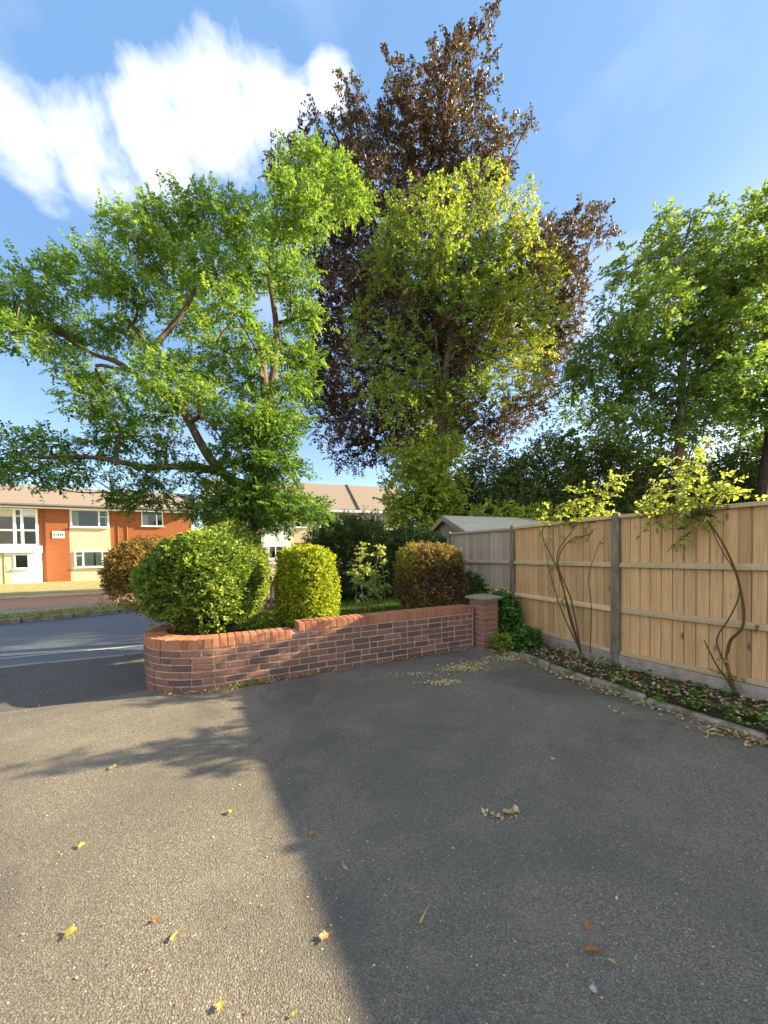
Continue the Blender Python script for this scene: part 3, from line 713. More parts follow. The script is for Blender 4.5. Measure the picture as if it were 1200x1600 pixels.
# ------------------------------------------------------------------ block of flats
flats = empty('block_of_flats', (FO.x, FO.y, FZ), FA, 'two-storey orange brick flats with cream panels and glazed stairwell across the road', 'building')
def F(px, py, off=0.0):
    d = ray(px, py); o = Vector((FO.x, FO.y, 0)) + FN * off; t = (o - CAM).dot(FN) / d.dot(FN); p = CAM + d * t
    return (p - Vector((FO.x, FO.y, 0))).dot(FU), p.z - FZ
def fx(px): return F(px, 850)[0]
ZE = F(90, 795)[1]
def fbox(name, mat, x0, x1, z0, z1, y0, y1, parent=flats, bevel=0): return MB().box(x0, x1, y0, y1, z0, z1).build(name, M[mat], parent, bevel=bevel)
XR = fx(300)
fbox('wall', 'farbrick', -14, XR, -.3, ZE, .12, 9)
def window(parent, x0, x1, z0, z1, lights, y=0.0, fill='room', cur=None, fw_=.07):
    """lights: list of (x0,x1,z0,z1) fractions; each pane is a piece under its frame"""
    m = MB(); w, h = x1 - x0, z1 - z0
    m.box(x0, x1, y - .06, y + .02, z0, z0 + fw_); m.box(x0, x1, y - .06, y + .02, z1 - fw_, z1)
    xs = sorted({l[0] for l in lights} | {l[1] for l in lights})
    for q in xs:
        c = x0 + q * w; a, b = (x0, x0 + fw_) if q == 0 else (x1 - fw_, x1) if q == 1 else (c - fw_ * .6, c + fw_ * .6)
        m.box(a, b, y - .065, y + .018, z0 + .001, z1 - .001)
    for l in lights:
        for q in (l[2], l[3]):
            if 0 < q < 1: m.box(x0 + l[0] * w + .01, x0 + l[1] * w - .01, y - .058, y + .016, z0 + q * h - fw_ * .55, z0 + q * h + fw_ * .55)
    fr = m.build('window', M['upvc'], parent)
    MB().box(x0 + .02, x1 - .02, y + .0, y + .012, z0 + .02, z1 - .02).build('interior', M[fill], fr)  # flat dark sheet on the solid wall, indoor shade painted as colour
    if cur:
        for (a, b, mt) in cur:
            cm = MB(); n = 14; X = [x0 + (a + (b - a) * k / n) * w for k in range(n + 1)]
            for k in range(n): cm.box(X[k], X[k + 1], y - .012 - .008 * (k % 2), y - .004, z0 + .03, z1 - .03)
            cm.build('curtain', M[mt], fr)
    for l in lights:
        MB().box(x0 + l[0] * w + .02, x0 + l[1] * w - .02, y - .034, y - .028, z0 + l[2] * h + .02, z0 + l[3] * h - .02).build('pane', M['glass'], fr)
    MB().box(x0 - .05, x1 + .05, y - .14, y + .01, z0 - .06, z0 - .002).build('sill', M['upvc'], fr)
    return fr
# projecting orange panel with the name plate
xa, xb = fx(72), fx(109)
fbox('brick_panel', 'farbrick', xa, xb, -.3, ZE - .02, -.02, .115)
sx0, sz1 = F(82, 830); sx1, sz0 = F(101, 841)
sg = fbox('name_plate', 'upvc', sx0, sx1, sz0, sz1, -.06, -.022)
k0 = sx0 + .06
mk = MB()
for i, wd in enumerate((.07, .05, .08, .06, .07)): mk.box(k0, k0 + wd, -.064, -.0605, sz0 + .14, sz1 - .14); k0 += wd + .045
mk.build('lettering', M['lead'], sg)
# cream bay with two windows
xc, xd = fx(109), fx(172)
fbox('cream_panel', 'cream', xc, xd, -.3, ZE - .02, .02, .115)
zt1, zb1 = F(140, 797)[1], F(140, 824)[1]; zt0, zb0 = F(140, 861)[1], F(140, 886)[1]
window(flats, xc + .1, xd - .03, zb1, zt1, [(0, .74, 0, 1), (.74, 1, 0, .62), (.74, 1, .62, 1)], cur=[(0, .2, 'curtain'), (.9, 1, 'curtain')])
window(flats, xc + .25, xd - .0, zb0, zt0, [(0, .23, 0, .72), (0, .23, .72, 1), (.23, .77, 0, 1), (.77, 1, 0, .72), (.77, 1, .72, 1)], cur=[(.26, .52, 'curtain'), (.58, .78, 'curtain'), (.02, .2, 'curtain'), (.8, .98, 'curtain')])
# orange brick bay right of it
x0, x1 = fx(222), fx(256)
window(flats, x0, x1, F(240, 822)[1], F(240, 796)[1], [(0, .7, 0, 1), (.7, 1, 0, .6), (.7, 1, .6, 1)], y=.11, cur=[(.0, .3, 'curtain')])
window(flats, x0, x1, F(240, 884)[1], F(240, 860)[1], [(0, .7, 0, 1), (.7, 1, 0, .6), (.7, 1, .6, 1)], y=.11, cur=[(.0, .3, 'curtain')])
for px in (185, 199): MB().tube([(fx(px), .09, -.2), (fx(px), .09, ZE - .1)], [.035, .035], 8).build('downpipe', M['farbrick'], flats)
# stairwell glazing
xs0, xs1 = fx(-40), fx(60)
zc = F(20, 853)[1]; zg = ZE - .05
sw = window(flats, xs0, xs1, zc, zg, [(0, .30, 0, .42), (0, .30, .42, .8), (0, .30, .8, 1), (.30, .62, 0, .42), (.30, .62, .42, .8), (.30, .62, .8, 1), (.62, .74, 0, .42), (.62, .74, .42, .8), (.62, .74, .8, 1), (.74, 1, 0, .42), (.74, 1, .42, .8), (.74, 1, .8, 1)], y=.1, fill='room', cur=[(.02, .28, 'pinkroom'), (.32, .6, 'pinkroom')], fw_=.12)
fbox('spandrel_panel', 'greywhite', xs0 + (xs1 - xs0) * .76, xs1 - .12, zc + (zg - zc) * .82, zg - .13, .0, .05)
fbox('spandrel_panel', 'cream', xs0 + .12, xs0 + (xs1 - xs0) * .6, zc + (zg - zc) * .82, zg - .13, .0, .05)
fbox('porch_canopy', 'upvc', fx(-45), fx(66), F(30, 864)[1], zc - .01, -1.1, .1, bevel=.02)
fbox('porch_wall', 'cream', fx(-45), fx(13), -.3, F(30, 864)[1] - .01, -.9, .1)
pw = fbox('porch_front', 'upvc', fx(14), fx(64), -.3, F(30, 864)[1] - .01, -.88, .09)
fbox('door', 'cream', fx(14.5), fx(26), 0, F(20, 868)[1], -.93, -.885, pw); fbox('letter_plate', 'greywhite', fx(18.5), fx(21.5), .95, 1.25, -.95, -.932, pw)
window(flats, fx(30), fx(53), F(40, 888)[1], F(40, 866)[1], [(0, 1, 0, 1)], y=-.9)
# roof with overhanging eave, fascia and gutter
ov = .55; rz = F(60, 762, -4.5)[1]
RF = MB(); a_, b_ = -14.3, XR + .35; ye, yr = -ov, 4.6
RF.add([(a_, ye, ZE + .12), (b_, ye, ZE + .12), (b_, yr, rz), (a_, yr, rz), (a_, ye, ZE + .24), (b_, ye, ZE + .24), (b_, yr, rz + .12), (a_, yr, rz + .12)], [(0, 1, 2, 3), (4, 7, 6, 5), (0, 4, 5, 1), (2, 6, 7, 3), (0, 3, 7, 4), (1, 5, 6, 2)])
rf = RF.build('roof', M['rooftile'], flats)
RB = MB().add([(a_, yr + .01, rz), (b_, yr + .01, rz), (b_, 9.6, ZE + .12), (a_, 9.6, ZE + .12), (a_, yr + .01, rz + .12), (b_, yr + .01, rz + .12), (b_, 9.6, ZE + .24), (a_, 9.6, ZE + .24)], [(0, 1, 2, 3), (4, 7, 6, 5), (0, 4, 5, 1), (2, 6, 7, 3), (0, 3, 7, 4), (1, 5, 6, 2)]); RB.build('roof', M['rooftile'], flats)
fbox('soffit', 'upvc', a_ + .05, b_ - .05, ZE + .003, ZE + .04, -ov + .03, .12); fbox('fascia', 'upvc', a_, b_, ZE - .06, ZE + .115, -ov - .005, -ov + .025)
MB().tube([(a_, -ov - .06, ZE + .09), (b_, -ov - .06, ZE + .09)], [.055, .055], 8).build('gutter', M['lead'], flats)

# ------------------------------------------------------------------ pale terrace further off
TO = P(380, 905, 31); TA = R_(20); TU = Vector((math.cos(TA), math.sin(TA), 0)); TN = Vector((math.sin(TA), -math.cos(TA), 0)); TZ = -.25
ter = empty('house_terrace', (TO.x, TO.y, TZ), TA, 'pale rendered terrace with pinkish tiled roof behind the garden shrubs', 'building')
def TF(px, py):
    d = ray(px, py); o = Vector((TO.x, TO.y, 0)); t = (o - CAM).dot(TN) / d.dot(TN); p = CAM + d * t; return (p - o).dot(TU), p.z - TZ
tx = lambda px: TF(px, 840)[0]
TE = TF(540, 800)[1]
MB().box(tx(320), tx(640), .0, 8, -.3, TE).build('wall', M['cream'], ter)
MB().box(tx(396), tx(455), -.10, -.003, TF(430, 881)[1], TE - .15).build('white_cladding', M['upvc'], ter)
MB().box(tx(455.5), tx(520), -.06, -.003, -.3, TF(480, 848)[1]).build('brick_panel', M['farbrick'], ter)
TR = TF(540, 774)[1] + 1.6
a_, b_ = tx(320) - .3, tx(640) + .3
t_roof = MB().add([(a_, -.4, TE + .1), (b_, -.4, TE + .1), (b_, 4, TR), (a_, 4, TR), (a_, -.4, TE + .2), (b_, -.4, TE + .2), (b_, 4, TR + .1), (a_, 4, TR + .1)], [(0, 1, 2, 3), (4, 7, 6, 5), (0, 4, 5, 1), (2, 6, 7, 3), (0, 3, 7, 4), (1, 5, 6, 2)]).build('roof', M['rooftile'], ter)
MB().add([(a_, 4.01, TR), (b_, 4.01, TR), (b_, 8.4, TE + .1), (a_, 8.4, TE + .1), (a_, 4.01, TR + .1), (b_, 4.01, TR + .1), (b_, 8.4, TE + .2), (a_, 8.4, TE + .2)], [(0, 1, 2, 3), (4, 7, 6, 5), (0, 4, 5, 1), (2, 6, 7, 3), (0, 3, 7, 4), (1, 5, 6, 2)]).build('roof', M['rooftile'], ter)
MB().tube([(tx(560), -.42, TE + .23), (tx(560), 4, TR + .12)], [.09, .09], 6).build('party_ridge', M['lead'], t_roof)
MB().box(a_, b_, -.43, -.402, TE - .08, TE + .14).build('fascia', M['upvc'], ter)
MB().tube([(tx(563), -.06, -.2), (tx(563), -.06, TE)], [.05, .05], 6).build('downpipe', M['lead'], ter)
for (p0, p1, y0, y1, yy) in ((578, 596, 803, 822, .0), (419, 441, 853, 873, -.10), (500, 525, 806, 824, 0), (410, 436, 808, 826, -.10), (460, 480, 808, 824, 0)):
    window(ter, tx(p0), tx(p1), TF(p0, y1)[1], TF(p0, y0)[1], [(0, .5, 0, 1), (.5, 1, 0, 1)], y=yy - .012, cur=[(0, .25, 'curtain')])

# ------------------------------------------------------------------ picket fence glimpsed between the hedges
pk = P(430, 930, 7.0); pf = empty('picket_fence', (pk.x - .35, pk.y - .2, .36), R_(30), 'dark brown picket fence glimpsed between round bush and box hedge', 'fence')
for k in range(9):
    MB().add([(k * .1, 0, 0), (k * .1 + .055, 0, 0), (k * .1 + .055, .02, 0), (k * .1, .02, 0), (k * .1, 0, .62), (k * .1 + .055, 0, .62), (k * .1 + .055, .02, .62), (k * .1, .02, .62), (k * .1 + .027, 0, .67), (k * .1 + .027, .02, .67)],
             [(3, 2, 1, 0), (0, 1, 5, 8, 4), (2, 3, 7, 9, 6), (1, 2, 6, 5), (3, 0, 4, 7), (4, 8, 9, 7), (5, 6, 9, 8)]).build('picket', M['darkwood'], pf)
for z in (.14, .48): MB().box(-.03, .92, .021, .05, z, z + .06).build('rail', M['darkwood'], pf)

# ================================================================== PLANTS
# bushes in the raised bed
c = P(318, 912, 4.62)
bush('round_bush', 'big rounded green privet bush behind the curved end of the brick wall', 'bush', c, (.575, .58, .545), 'leaf_privet', 14000, 2.4, 6, .075, .040, .025, depth=.12, rough=.11, fuzz=.13, gap=.9, stems=26, base=.36, tint=.42, seed=11)
c = P(366, 893, 5.75)
bush('rounded_bush', 'lighter green rounded bush just behind the big round bush', 'bush', c, (.41, .46, .66), 'leaf_privet', 9000, 2.4, 6, .075, .042, .025, depth=.11, rough=.10, fuzz=.12, stems=10, base=.36, tint=.62, seed=12)
c = P(228, 900, 5.35)
bush('browning_bush', 'dry orange-brown bush at the far left behind the round bush', 'bush', c, (.42, .50, .50), 'leaf_brown', 6500, 2.3, 6, .08, .038, .020, depth=.16, rough=.08, gap=.9, stems=34, foot=(-2.55, 4.85, .36), tint=.5, seed=13)
c = P(480, 927, 5.0)
bush('box_hedge', 'golden-green box-shaped clipped hedge standing on the lawn edge', 'hedge', c, (.31, .31, .57), 'leaf_golden', 11000, 5.0, 6, .06, .036, .022, depth=.10, rough=.06, fuzz=.08, stems=8, base=.36, tint=.5, seed=14, freq=5, rz=R_(-24))
c = P(412, 980, 4.72)
bush('small_bush', 'small leafy green bush between the round bush and box hedge', 'bush', c, (.15, .15, .14), 'leaf_privet', 900, 2.2, 6, .05, .036, .022, stems=4, base=.36, tint=.65, seed=15)
c = P(672, 906, 6.15)
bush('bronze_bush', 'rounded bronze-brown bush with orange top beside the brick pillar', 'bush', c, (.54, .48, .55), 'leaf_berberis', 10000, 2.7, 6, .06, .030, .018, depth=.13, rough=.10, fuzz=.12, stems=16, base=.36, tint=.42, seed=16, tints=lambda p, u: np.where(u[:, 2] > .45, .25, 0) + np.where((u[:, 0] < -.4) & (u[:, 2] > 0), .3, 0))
# dark layered conifer shrub and the ivy bank
c = P(548, 880, 8.9)
bush('dark_conifer_shrub', 'dark spreading evergreen shrub behind the young pale shrub', 'shrub', c, (1.08, .9, .98), 'leaf_dark', 9000, 2.2, 8, .16, .07, .022, flat=1.2, depth=.2, rough=.17, stems=8, base=.3, tint=.5, seed=17, freq=4, fuzz=.15)
c = P(648, 872, 9.3)
bush('dark_ivy_bank', 'dark green ivy bank in shade below the ivy-clad trunk', 'shrub', c, (.98, .7, .62), 'leaf_dark', 6000, 2.4, 6, .12, .07, .06, depth=.15, rough=.12, stems=4, base=.3, tint=.7, seed=18)
c = P(786, 965, 5.75)
c2 = (1.62, 6.95, .5)
bush('evergreen_shrub', 'low dark shrub filling the gap under the weathered fence panel', 'shrub', c2, (.62, .5, .46), 'leaf_dark', 2600, 2.6, 6, .12, .06, .04, depth=.2, rough=.1, stems=4, base=.05, tint=.7, seed=28)
bush('laurel_shrub', 'glossy dark green shrub squeezed between brick pillar and fence post', 'shrub', c, (.17, .2, .36), 'leaf_laurel', 800, 2.3, 6, .10, .07, .035, depth=.2, rough=.14, stems=5, base=.05, tint=.45, seed=19)
for i, (px, py, Y, sx, sz, lab, lf) in enumerate(((822, 1000, 5.1, .17, .13, 'low dark green leafy plant at the foot of the fence', 'leaf_laurel'), (790, 1006, 5.2, .14, .09, 'low bright green plant beside the pillar foot', 'leaf_ivy'))):
    q = P(px, py, Y); bush('bed_plant', lab, 'plant', q, (sx, sx, sz), lf, 420, 2.2, 6, .06, .05, .03, depth=.25, rough=.2, stems=3, base=.06, seed=30 + i)
# young pale shrub on the lawn
def stemplant(name, label, base, tips, leaf, stemmat, ll, lw, nl, tl=.10, r=.008, group=None, seed=3, spots=None, bend=.06, tint=.55, L=5):
    global rng
    rng = np.random.default_rng(seed); rs = random.Random(seed); base = Vector(base); root = empty(name, base, 0, label, 'plant' if 'shrub' not in label else 'shrub', group)
    mb = MB(); pp_, dd_ = [], []
    for path, r0, lf in tips:
        q = bez([Vector(x) for x in path], 8); mb.tube([x - base for x in q], [r0 * (1 - .65 * i / len(q)) for i in range(len(q))], 6)
        for k in range(lf):
            i = int((.35 + .65 * rs.random()) * (len(q) - 1)); x = q[i] - base; u = Vector(rdir(1)[0]); u.z = abs(u.z) * .6
            pp_.append(x); dd_.append(u)
    for (c, r_, n) in (spots or []):
        c = Vector(c) - base
        for k in range(7):
            u = Vector(rdir(1)[0]); u.z = u.z * .5 + .3
            mb.tube([c - u * r_ * .3, c + Vector(rdir(1)[0]) * r_ * .25 + u * r_ * .4, c + u * r_ * 1.15], [.0035, .0028, .0012], 4, False)
    mb.build('stem', M[stemmat], root, True)
    parts = []
    if pp_: parts.append(leaves(np.array([tuple(x) for x in pp_]), np.array([tuple(x) for x in dd_]), L, tl, ll, lw, .6, .15, tint=rng.uniform(.2, .9, len(pp_))))
    for (c, r, n) in (spots or []):
        parts.append(blob_leaves(np.array(Vector(c) - base), (r, r, r * .8), n, L, tl, ll, lw, .6, .2, 2.0, .2, tint, .2))
    leafmesh('foliage', parts, M[leaf], root); return root
Y = 6.4; b = P(572, 962, Y); b.z = .36
stemplant('young_shrub', 'young pale-leaved shrub with bare thin stems on the lawn', b,
    [([P(556, 968, Y), P(557, 920, Y), P(562, 885, Y), P(566, 848, Y)], .010, 26), ([P(578, 968, Y + .1), P(575, 930, Y), P(585, 900, Y), P(594, 850, Y)], .009, 20), ([P(572, 968, Y), P(568, 935, Y - .1), P(560, 905, Y), P(550, 893, Y)], .008, 18),
     ([P(598, 965, Y), P(601, 935, Y), P(600, 900, Y), P(592, 858, Y)], .008, 16), ([P(575, 968, Y), P(580, 940, Y), P(592, 925, Y), P(606, 918, Y)], .008, 12)], 'leaf_pale', 'palestem', .075, .045, 10, spots=[(P(570, 895, Y), .16, 22), (P(590, 905, Y), .12, 12)], seed=5)

# roses trained on the fence
def fdep(px):
    q = (px - 600) / 577.8
    for a, b in zip(FP[:-1], FP[1:]):
        d = b - a; t = (q * a.y - a.x) / (d.x - q * d.y)
        if 0 <= t <= 1: return a.y + d.y * t
    return 3.2
def FPt(px, py, o=.09): return P(px, py, fdep(px) - o)
def rose(name, label, base, canes, clumps, seed, n=55):
    return stemplant(name, label, base, canes, 'leaf_rose', 'stem', .050, .031, 0, .11, seed=seed, spots=[(P(*c[:3]), c[3] * .9, int(n * .5 * (c[3] / .2) ** 2)) for c in clumps], L=7, tint=.55)
b1 = P(908, 1020, 4.55)
rose('climbing_rose', 'climbing rose with bare fan of canes on the middle fence bay', b1,
     [([b1, P(880, 960, 4.7), P(862, 905, 4.85), P(850, 850, 4.95)], .010, 3), ([b1, P(890, 965, 4.65), P(875, 900, 4.8), P(848, 838, 4.95), P(858, 812, 4.95)], .011, 4),
      ([b1, P(893, 940, 4.6), P(872, 880, 4.75), P(890, 845, 4.75), P(925, 832, 4.6), P(940, 800, 4.6)], .010, 6), ([b1, P(886, 940, 4.65), P(870, 870, 4.8), P(900, 820, 4.7), P(905, 790, 4.65)], .009, 6),
      ([P(922, 1020, 4.45), P(924, 950, 4.45), P(920, 900, 4.5), P(936, 850, 4.45), P(945, 838, 4.4)], .006, 1), ([P(865, 812, 4.95), P(880, 790, 4.9), P(905, 780, 4.8), P(945, 765, 4.7), P(965, 742, 4.7)], .007, 10)],
     [(868, 800, 4.95, .13), (895, 795, 4.85, .15), (918, 800, 4.75, .17), (935, 780, 4.7, .15), (960, 750, 4.7, .12), (905, 765, 4.8, .12), (972, 745, 4.7, .08), (925, 820, 4.65, .12), (850, 815, 5.0, .10), (945, 800, 4.6, .12), (1000, 800, 4.35, .10), (885, 815, 4.85, .10)], 41)
b2 = FPt(1150, 1085, .12)
rose('climbing_rose', 'climbing rose with one bent thick cane and big leafy head at the right', b2,
     [([b2, FPt(1135, 1060), FPt(1120, 1040), FPt(1100, 1000)], .012, 4), ([FPt(1136, 1020), FPt(1142, 1000), FPt(1160, 980), FPt(1161, 945), FPt(1150, 895), FPt(1130, 850), FPt(1108, 815), FPt(1095, 780)], .015, 2),
      ([b2, FPt(1134, 1040), FPt(1120, 1000), FPt(1140, 965), FPt(1155, 930), FPt(1152, 900), FPt(1128, 860), FPt(1105, 812)], .009, 0), ([b2, FPt(1140, 1055), FPt(1135, 1025), FPt(1142, 1000)], .017, 0),
      ([FPt(1105, 815), P(1085, 770, 3.55), P(1080, 720, 3.6), P(1088, 692, 3.6)], .008, 8), ([FPt(1105, 815), FPt(1060, 800), FPt(1025, 780), FPt(1000, 800)], .008, 8), ([FPt(1105, 812), P(1125, 775, 3.4), P(1150, 770, 3.3), P(1180, 774, 3.2)], .006, 8), ([FPt(1080, 830), FPt(1062, 845), FPt(1042, 862)], .007, 1)],
     [(1085, 700, 3.65, .09), (1095, 720, 3.6, .10), (1060, 720, 3.65, .09), (1080, 745, 3.6, .11), (1085, 775, 3.6, .13), (1040, 770, 3.65, .13), (1020, 785, 3.7, .13), (1050, 800, 3.6, .15), (1080, 805, 3.55, .15), (1110, 785, 3.55, .14), (1120, 760, 3.5, .11), (1135, 755, 3.5, .07), (1025, 808, 3.7, .12), (1065, 825, 3.6, .10), (1130, 800, 3.5, .08), (1165, 776, 3.4, .06), (1108, 805, 3.5, .13), (1002, 800, 3.85, .10), (1055, 760, 3.65, .10)], 42, 60)

# trees -------------------------------------------------------------
T1 = [(215, 370, 52), (262, 352, 55), (325, 345, 55), (385, 350, 52), (440, 375, 40), (480, 268, 50), (530, 300, 46), (455, 310, 40), (560, 320, 28), (480, 340, 40),
      (85, 440, 46), (150, 425, 52), (35, 470, 52), (205, 455, 52), (270, 430, 55), (335, 425, 58), (400, 425, 48), (455, 440, 45), (480, 500, 36), (-30, 480, 55),
      (15, 520, 46), (75, 525, 46), (140, 520, 46), (300, 505, 46), (360, 480, 42), (440, 550, 46), (470, 610, 34), (400, 545, 40), (200, 520, 36), (480, 560, 30),
      (110, 570, 26), (165, 605, 40), (240, 590, 45), (310, 580, 46), (385, 600, 46), (435, 640, 42), (350, 550, 36), (130, 625, 38), (180, 655, 42), (250, 645, 42), (320, 640, 40), (375, 665, 42), (420, 690, 40), (460, 660, 28),
      (25, 700, 42, 7.4), (85, 695, 34, 7.4), (50, 745, 38, 7.2), (110, 735, 40, 7.4), (160, 700, 36, 7.8), (-20, 730, 40, 7.2), (195, 680, 34, 7.8), (225, 745, 40, 7.8), (215, 785, 24, 7.8), (260, 700, 32), (185, 775, 18, 7.8),
      (330, 800, 34), (395, 790, 46), (445, 775, 38), (485, 795, 28), (430, 735, 36), (350, 765, 24), (300, 800, 20), (460, 735, 24), (370, 820, 30), (420, 815, 28), (405, 650, 36, 7.6), (395, 700, 28, 7.8), (300, 610, 36, 7.5), (250, 560, 34, 7.5), (360, 795, 44, 8.0), (410, 775, 46, 8.0), (455, 790, 44, 8.0), (495, 800, 30, 8.0), (440, 815, 36, 7.9), (385, 735, 40, 8.0), (425, 720, 40, 8.0), (330, 775, 30, 8.0), (395, 670, 40, 7.8), (355, 700, 30, 7.9), (310, 740, 34, 8.0), (250, 770, 30, 7.8), (440, 680, 36, 8.0), (455, 600, 26, 7.9)]
def low(b): return .62 - .22 * (b[1] > 660) + .1 * (b[1] < 400)  # sunlit top and shaded lower boughs put into the leaf tint
YT = 6.6
T1 = [b if len(b) < 4 else (*b[:3], b[3] * .76) for b in T1]
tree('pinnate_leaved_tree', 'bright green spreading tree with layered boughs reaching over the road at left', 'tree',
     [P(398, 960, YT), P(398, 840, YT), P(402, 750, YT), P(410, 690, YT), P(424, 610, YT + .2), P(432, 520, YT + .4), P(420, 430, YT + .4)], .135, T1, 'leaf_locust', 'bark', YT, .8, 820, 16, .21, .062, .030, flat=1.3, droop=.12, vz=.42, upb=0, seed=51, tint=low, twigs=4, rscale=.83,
     limbs=[([P(398, 760, YT), P(365, 752, YT - .1), P(335, 725, YT - .2), P(312, 690, YT - .3), P(285, 640, YT - .3), P(240, 590, YT - .3), P(232, 545, YT - .2), P(200, 500, YT)], .10), ([P(345, 738, YT - .2), P(300, 728, YT - .4), P(230, 730, YT - .6), P(150, 715, YT - .9), P(60, 715, YT - 1.1)], .07),
            ([P(234, 548, YT - .2), P(260, 520, YT), P(290, 480, YT), P(320, 420, YT)], .06), ([P(415, 620, YT), P(400, 515, YT), P(350, 470, YT), P(330, 400, YT)], .08), ([P(403, 514, YT), P(360, 510, YT - .3), P(338, 535, YT - .4)], .04), ([P(285, 640, YT - .3), P(190, 570, YT - .2), P(140, 550, YT), P(60, 500, YT)], .06)])
CB = [(735, 62, 20), (762, 35, 11), (715, 95, 30), (690, 145, 40), (640, 135, 30), (622, 175, 34), (742, 150, 32), (700, 200, 50), (650, 220, 50), (600, 230, 44), (552, 195, 28), (545, 130, 15), (548, 165, 18), (555, 245, 40), (500, 240, 22), (490, 185, 14), (460, 250, 22), (440, 285, 24), (430, 240, 10), (758, 215, 30), (795, 205, 20), (828, 188, 12),
      (775, 10, 6), (610, 100, 10), (680, 80, 14), (765, 90, 8), (520, 200, 12), (470, 210, 10),
      (520, 290, 38), (580, 300, 50), (650, 300, 50), (720, 290, 50), (770, 275, 32), (500, 380, 46), (560, 400, 58), (540, 480, 58), (600, 450, 60), (820, 400, 46), (870, 385, 34), (898, 352, 22), (930, 335, 12), (925, 372, 14), (950, 365, 8), (872, 440, 46), (880, 500, 38), (845, 540, 42), (905, 420, 14),
      (520, 560, 48), (560, 620, 58), (520, 650, 42), (580, 690, 42), (500, 600, 34), (620, 650, 58), (680, 640, 50), (540, 700, 26), (830, 620, 32), (800, 655, 34), (860, 570, 30), (640, 700, 40), (600, 560, 60), (740, 660, 40), (760, 690, 24), (690, 700, 34),
      (680, 400, 80), (720, 500, 80), (700, 580, 70), (780, 500, 60), (640, 520, 60), (470, 560, 16), (490, 500, 24)]
YB = 16.0
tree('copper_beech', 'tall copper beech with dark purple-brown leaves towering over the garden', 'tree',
     [P(690, 905, YB), P(688, 800, YB), P(690, 680, YB), P(690, 540, YB), P(680, 400, YB), P(690, 260, YB), P(710, 120, YB)], .42, CB, 'leaf_copper', 'darkbark', YB, 1.3, 190, 15, .44, .120, .072, flat=.35, droop=.3, vz=1.05, upb=.45, seed=52, tint=lambda b: .48 - .26 * (b[0] < 640 and b[1] > 480) + .25 * (b[0] > 790) + .1 * (b[1] < 300), twigs=4, rscale=lambda b: .74 if b[1] < 270 else .92,  # tint carries light: shaded lower left darker, sunlit right and top paler
     limbs=[([P(690, 560, YB), P(640, 460, YB), P(600, 340, YB), P(560, 220, YB)], .16), ([P(690, 500, YB), P(770, 420, YB), P(850, 380, YB), P(920, 350, YB)], .13), ([P(690, 640, YB), P(620, 600, YB), P(540, 570, YB)], .14)])
LM = [(640, 330, 32), (610, 350, 18), (690, 320, 36), (740, 305, 34), (780, 335, 38), (822, 300, 14), (620, 400, 42), (680, 390, 46), (740, 385, 46), (800, 400, 44), (840, 440, 38), (600, 470, 36), (660, 470, 46), (730, 470, 46), (790, 480, 48), (850, 490, 32), (630, 550, 42), (700, 560, 46), (770, 560, 44), (830, 545, 34), (620, 620, 36), (690, 640, 42), (740, 620, 40), (660, 690, 32), (710, 690, 30), (565, 500, 28), (575, 560, 28), (590, 420, 24), (760, 440, 34), (650, 600, 34), (820, 350, 22), (860, 420, 18), (800, 610, 24), (580, 620, 22), (840, 585, 22)]
YL = 13.0
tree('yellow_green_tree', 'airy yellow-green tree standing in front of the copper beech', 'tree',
     [P(694, 905, YL), P(692, 800, YL), P(690, 700, YL), P(695, 600, YL), P(705, 500, YL), P(712, 400, YL), P(715, 330, YL)], .20, LM, 'leaf_lime', 'greybark', YL, .9, 185, 14, .40, .100, .062, flat=.4, droop=.3, vz=1.1, upb=.4, seed=53, tint=lambda b: .48 + .18 * (b[0] > 760) + .1 * (b[1] < 380), twigs=5, shell=2.0, rscale=.92,  # paler tint paints the sunlit right side and top
     limbs=[([P(692, 680, YL), P(660, 560, YL - .2), P(640, 440, YL), P(640, 340, YL)], .07), ([P(694, 660, YL), P(740, 560, YL - .2), P(780, 450, YL), P(790, 350, YL)], .07), ([P(694, 640, YL), P(680, 520, YL - .3), P(676, 420, YL - .2), P(690, 330, YL)], .05), ([P(696, 600, YL), P(720, 500, YL - .3), P(735, 400, YL - .2), P(742, 310, YL)], .045)])
IV = [(655, 760, 44), (690, 735, 34), (640, 720, 18), (610, 700, 10), (660, 810, 58), (622, 790, 24), (708, 800, 30), (700, 700, 20), (690, 770, 36), (660, 850, 46), (720, 765, 16), (700, 840, 30), (640, 735, 22), (735, 800, 16)]
tree('ivy_column', 'thick bright ivy column wrapping the tree trunk behind the shed', 'ivy', [P(690, 905, 12.2), P(688, 840, 12.2), P(690, 760, 12.2), P(694, 700, 12.2)], .16, IV, 'leaf_ivy', 'greybark', 12.2, .25, 420, 8, .25, .10, .09, flat=.3, droop=.35, vz=1.1, upb=.1, seed=54, tint=lambda b: .78, twigs=3, rscale=1.05)
RA = [(1040, 338, 16), (1035, 372, 24), (1060, 405, 38), (1010, 425, 30), (960, 430, 18), (985, 400, 14), (1112, 325, 12), (1120, 370, 32), (1085, 440, 46), (1020, 470, 42), (1140, 420, 46), (950, 480, 16), (965, 530, 36), (1030, 540, 46), (1090, 520, 48), (1150, 500, 48), (925, 560, 36), (905, 590, 28), (980, 600, 42), (1050, 600, 40), (1110, 590, 44), (900, 640, 26), (950, 660, 30), (1000, 670, 36), (930, 705, 32), (1060, 680, 28), (1110, 660, 36), (880, 690, 20), (970, 705, 26), (1020, 720, 26), (1080, 340, 10), (1130, 560, 40), (1150, 630, 40), (1000, 560, 36), (1040, 650, 34), (1160, 450, 36), (960, 630, 30), (1120, 480, 36), (990, 500, 30), (1080, 630, 34)]
YR = 12.2
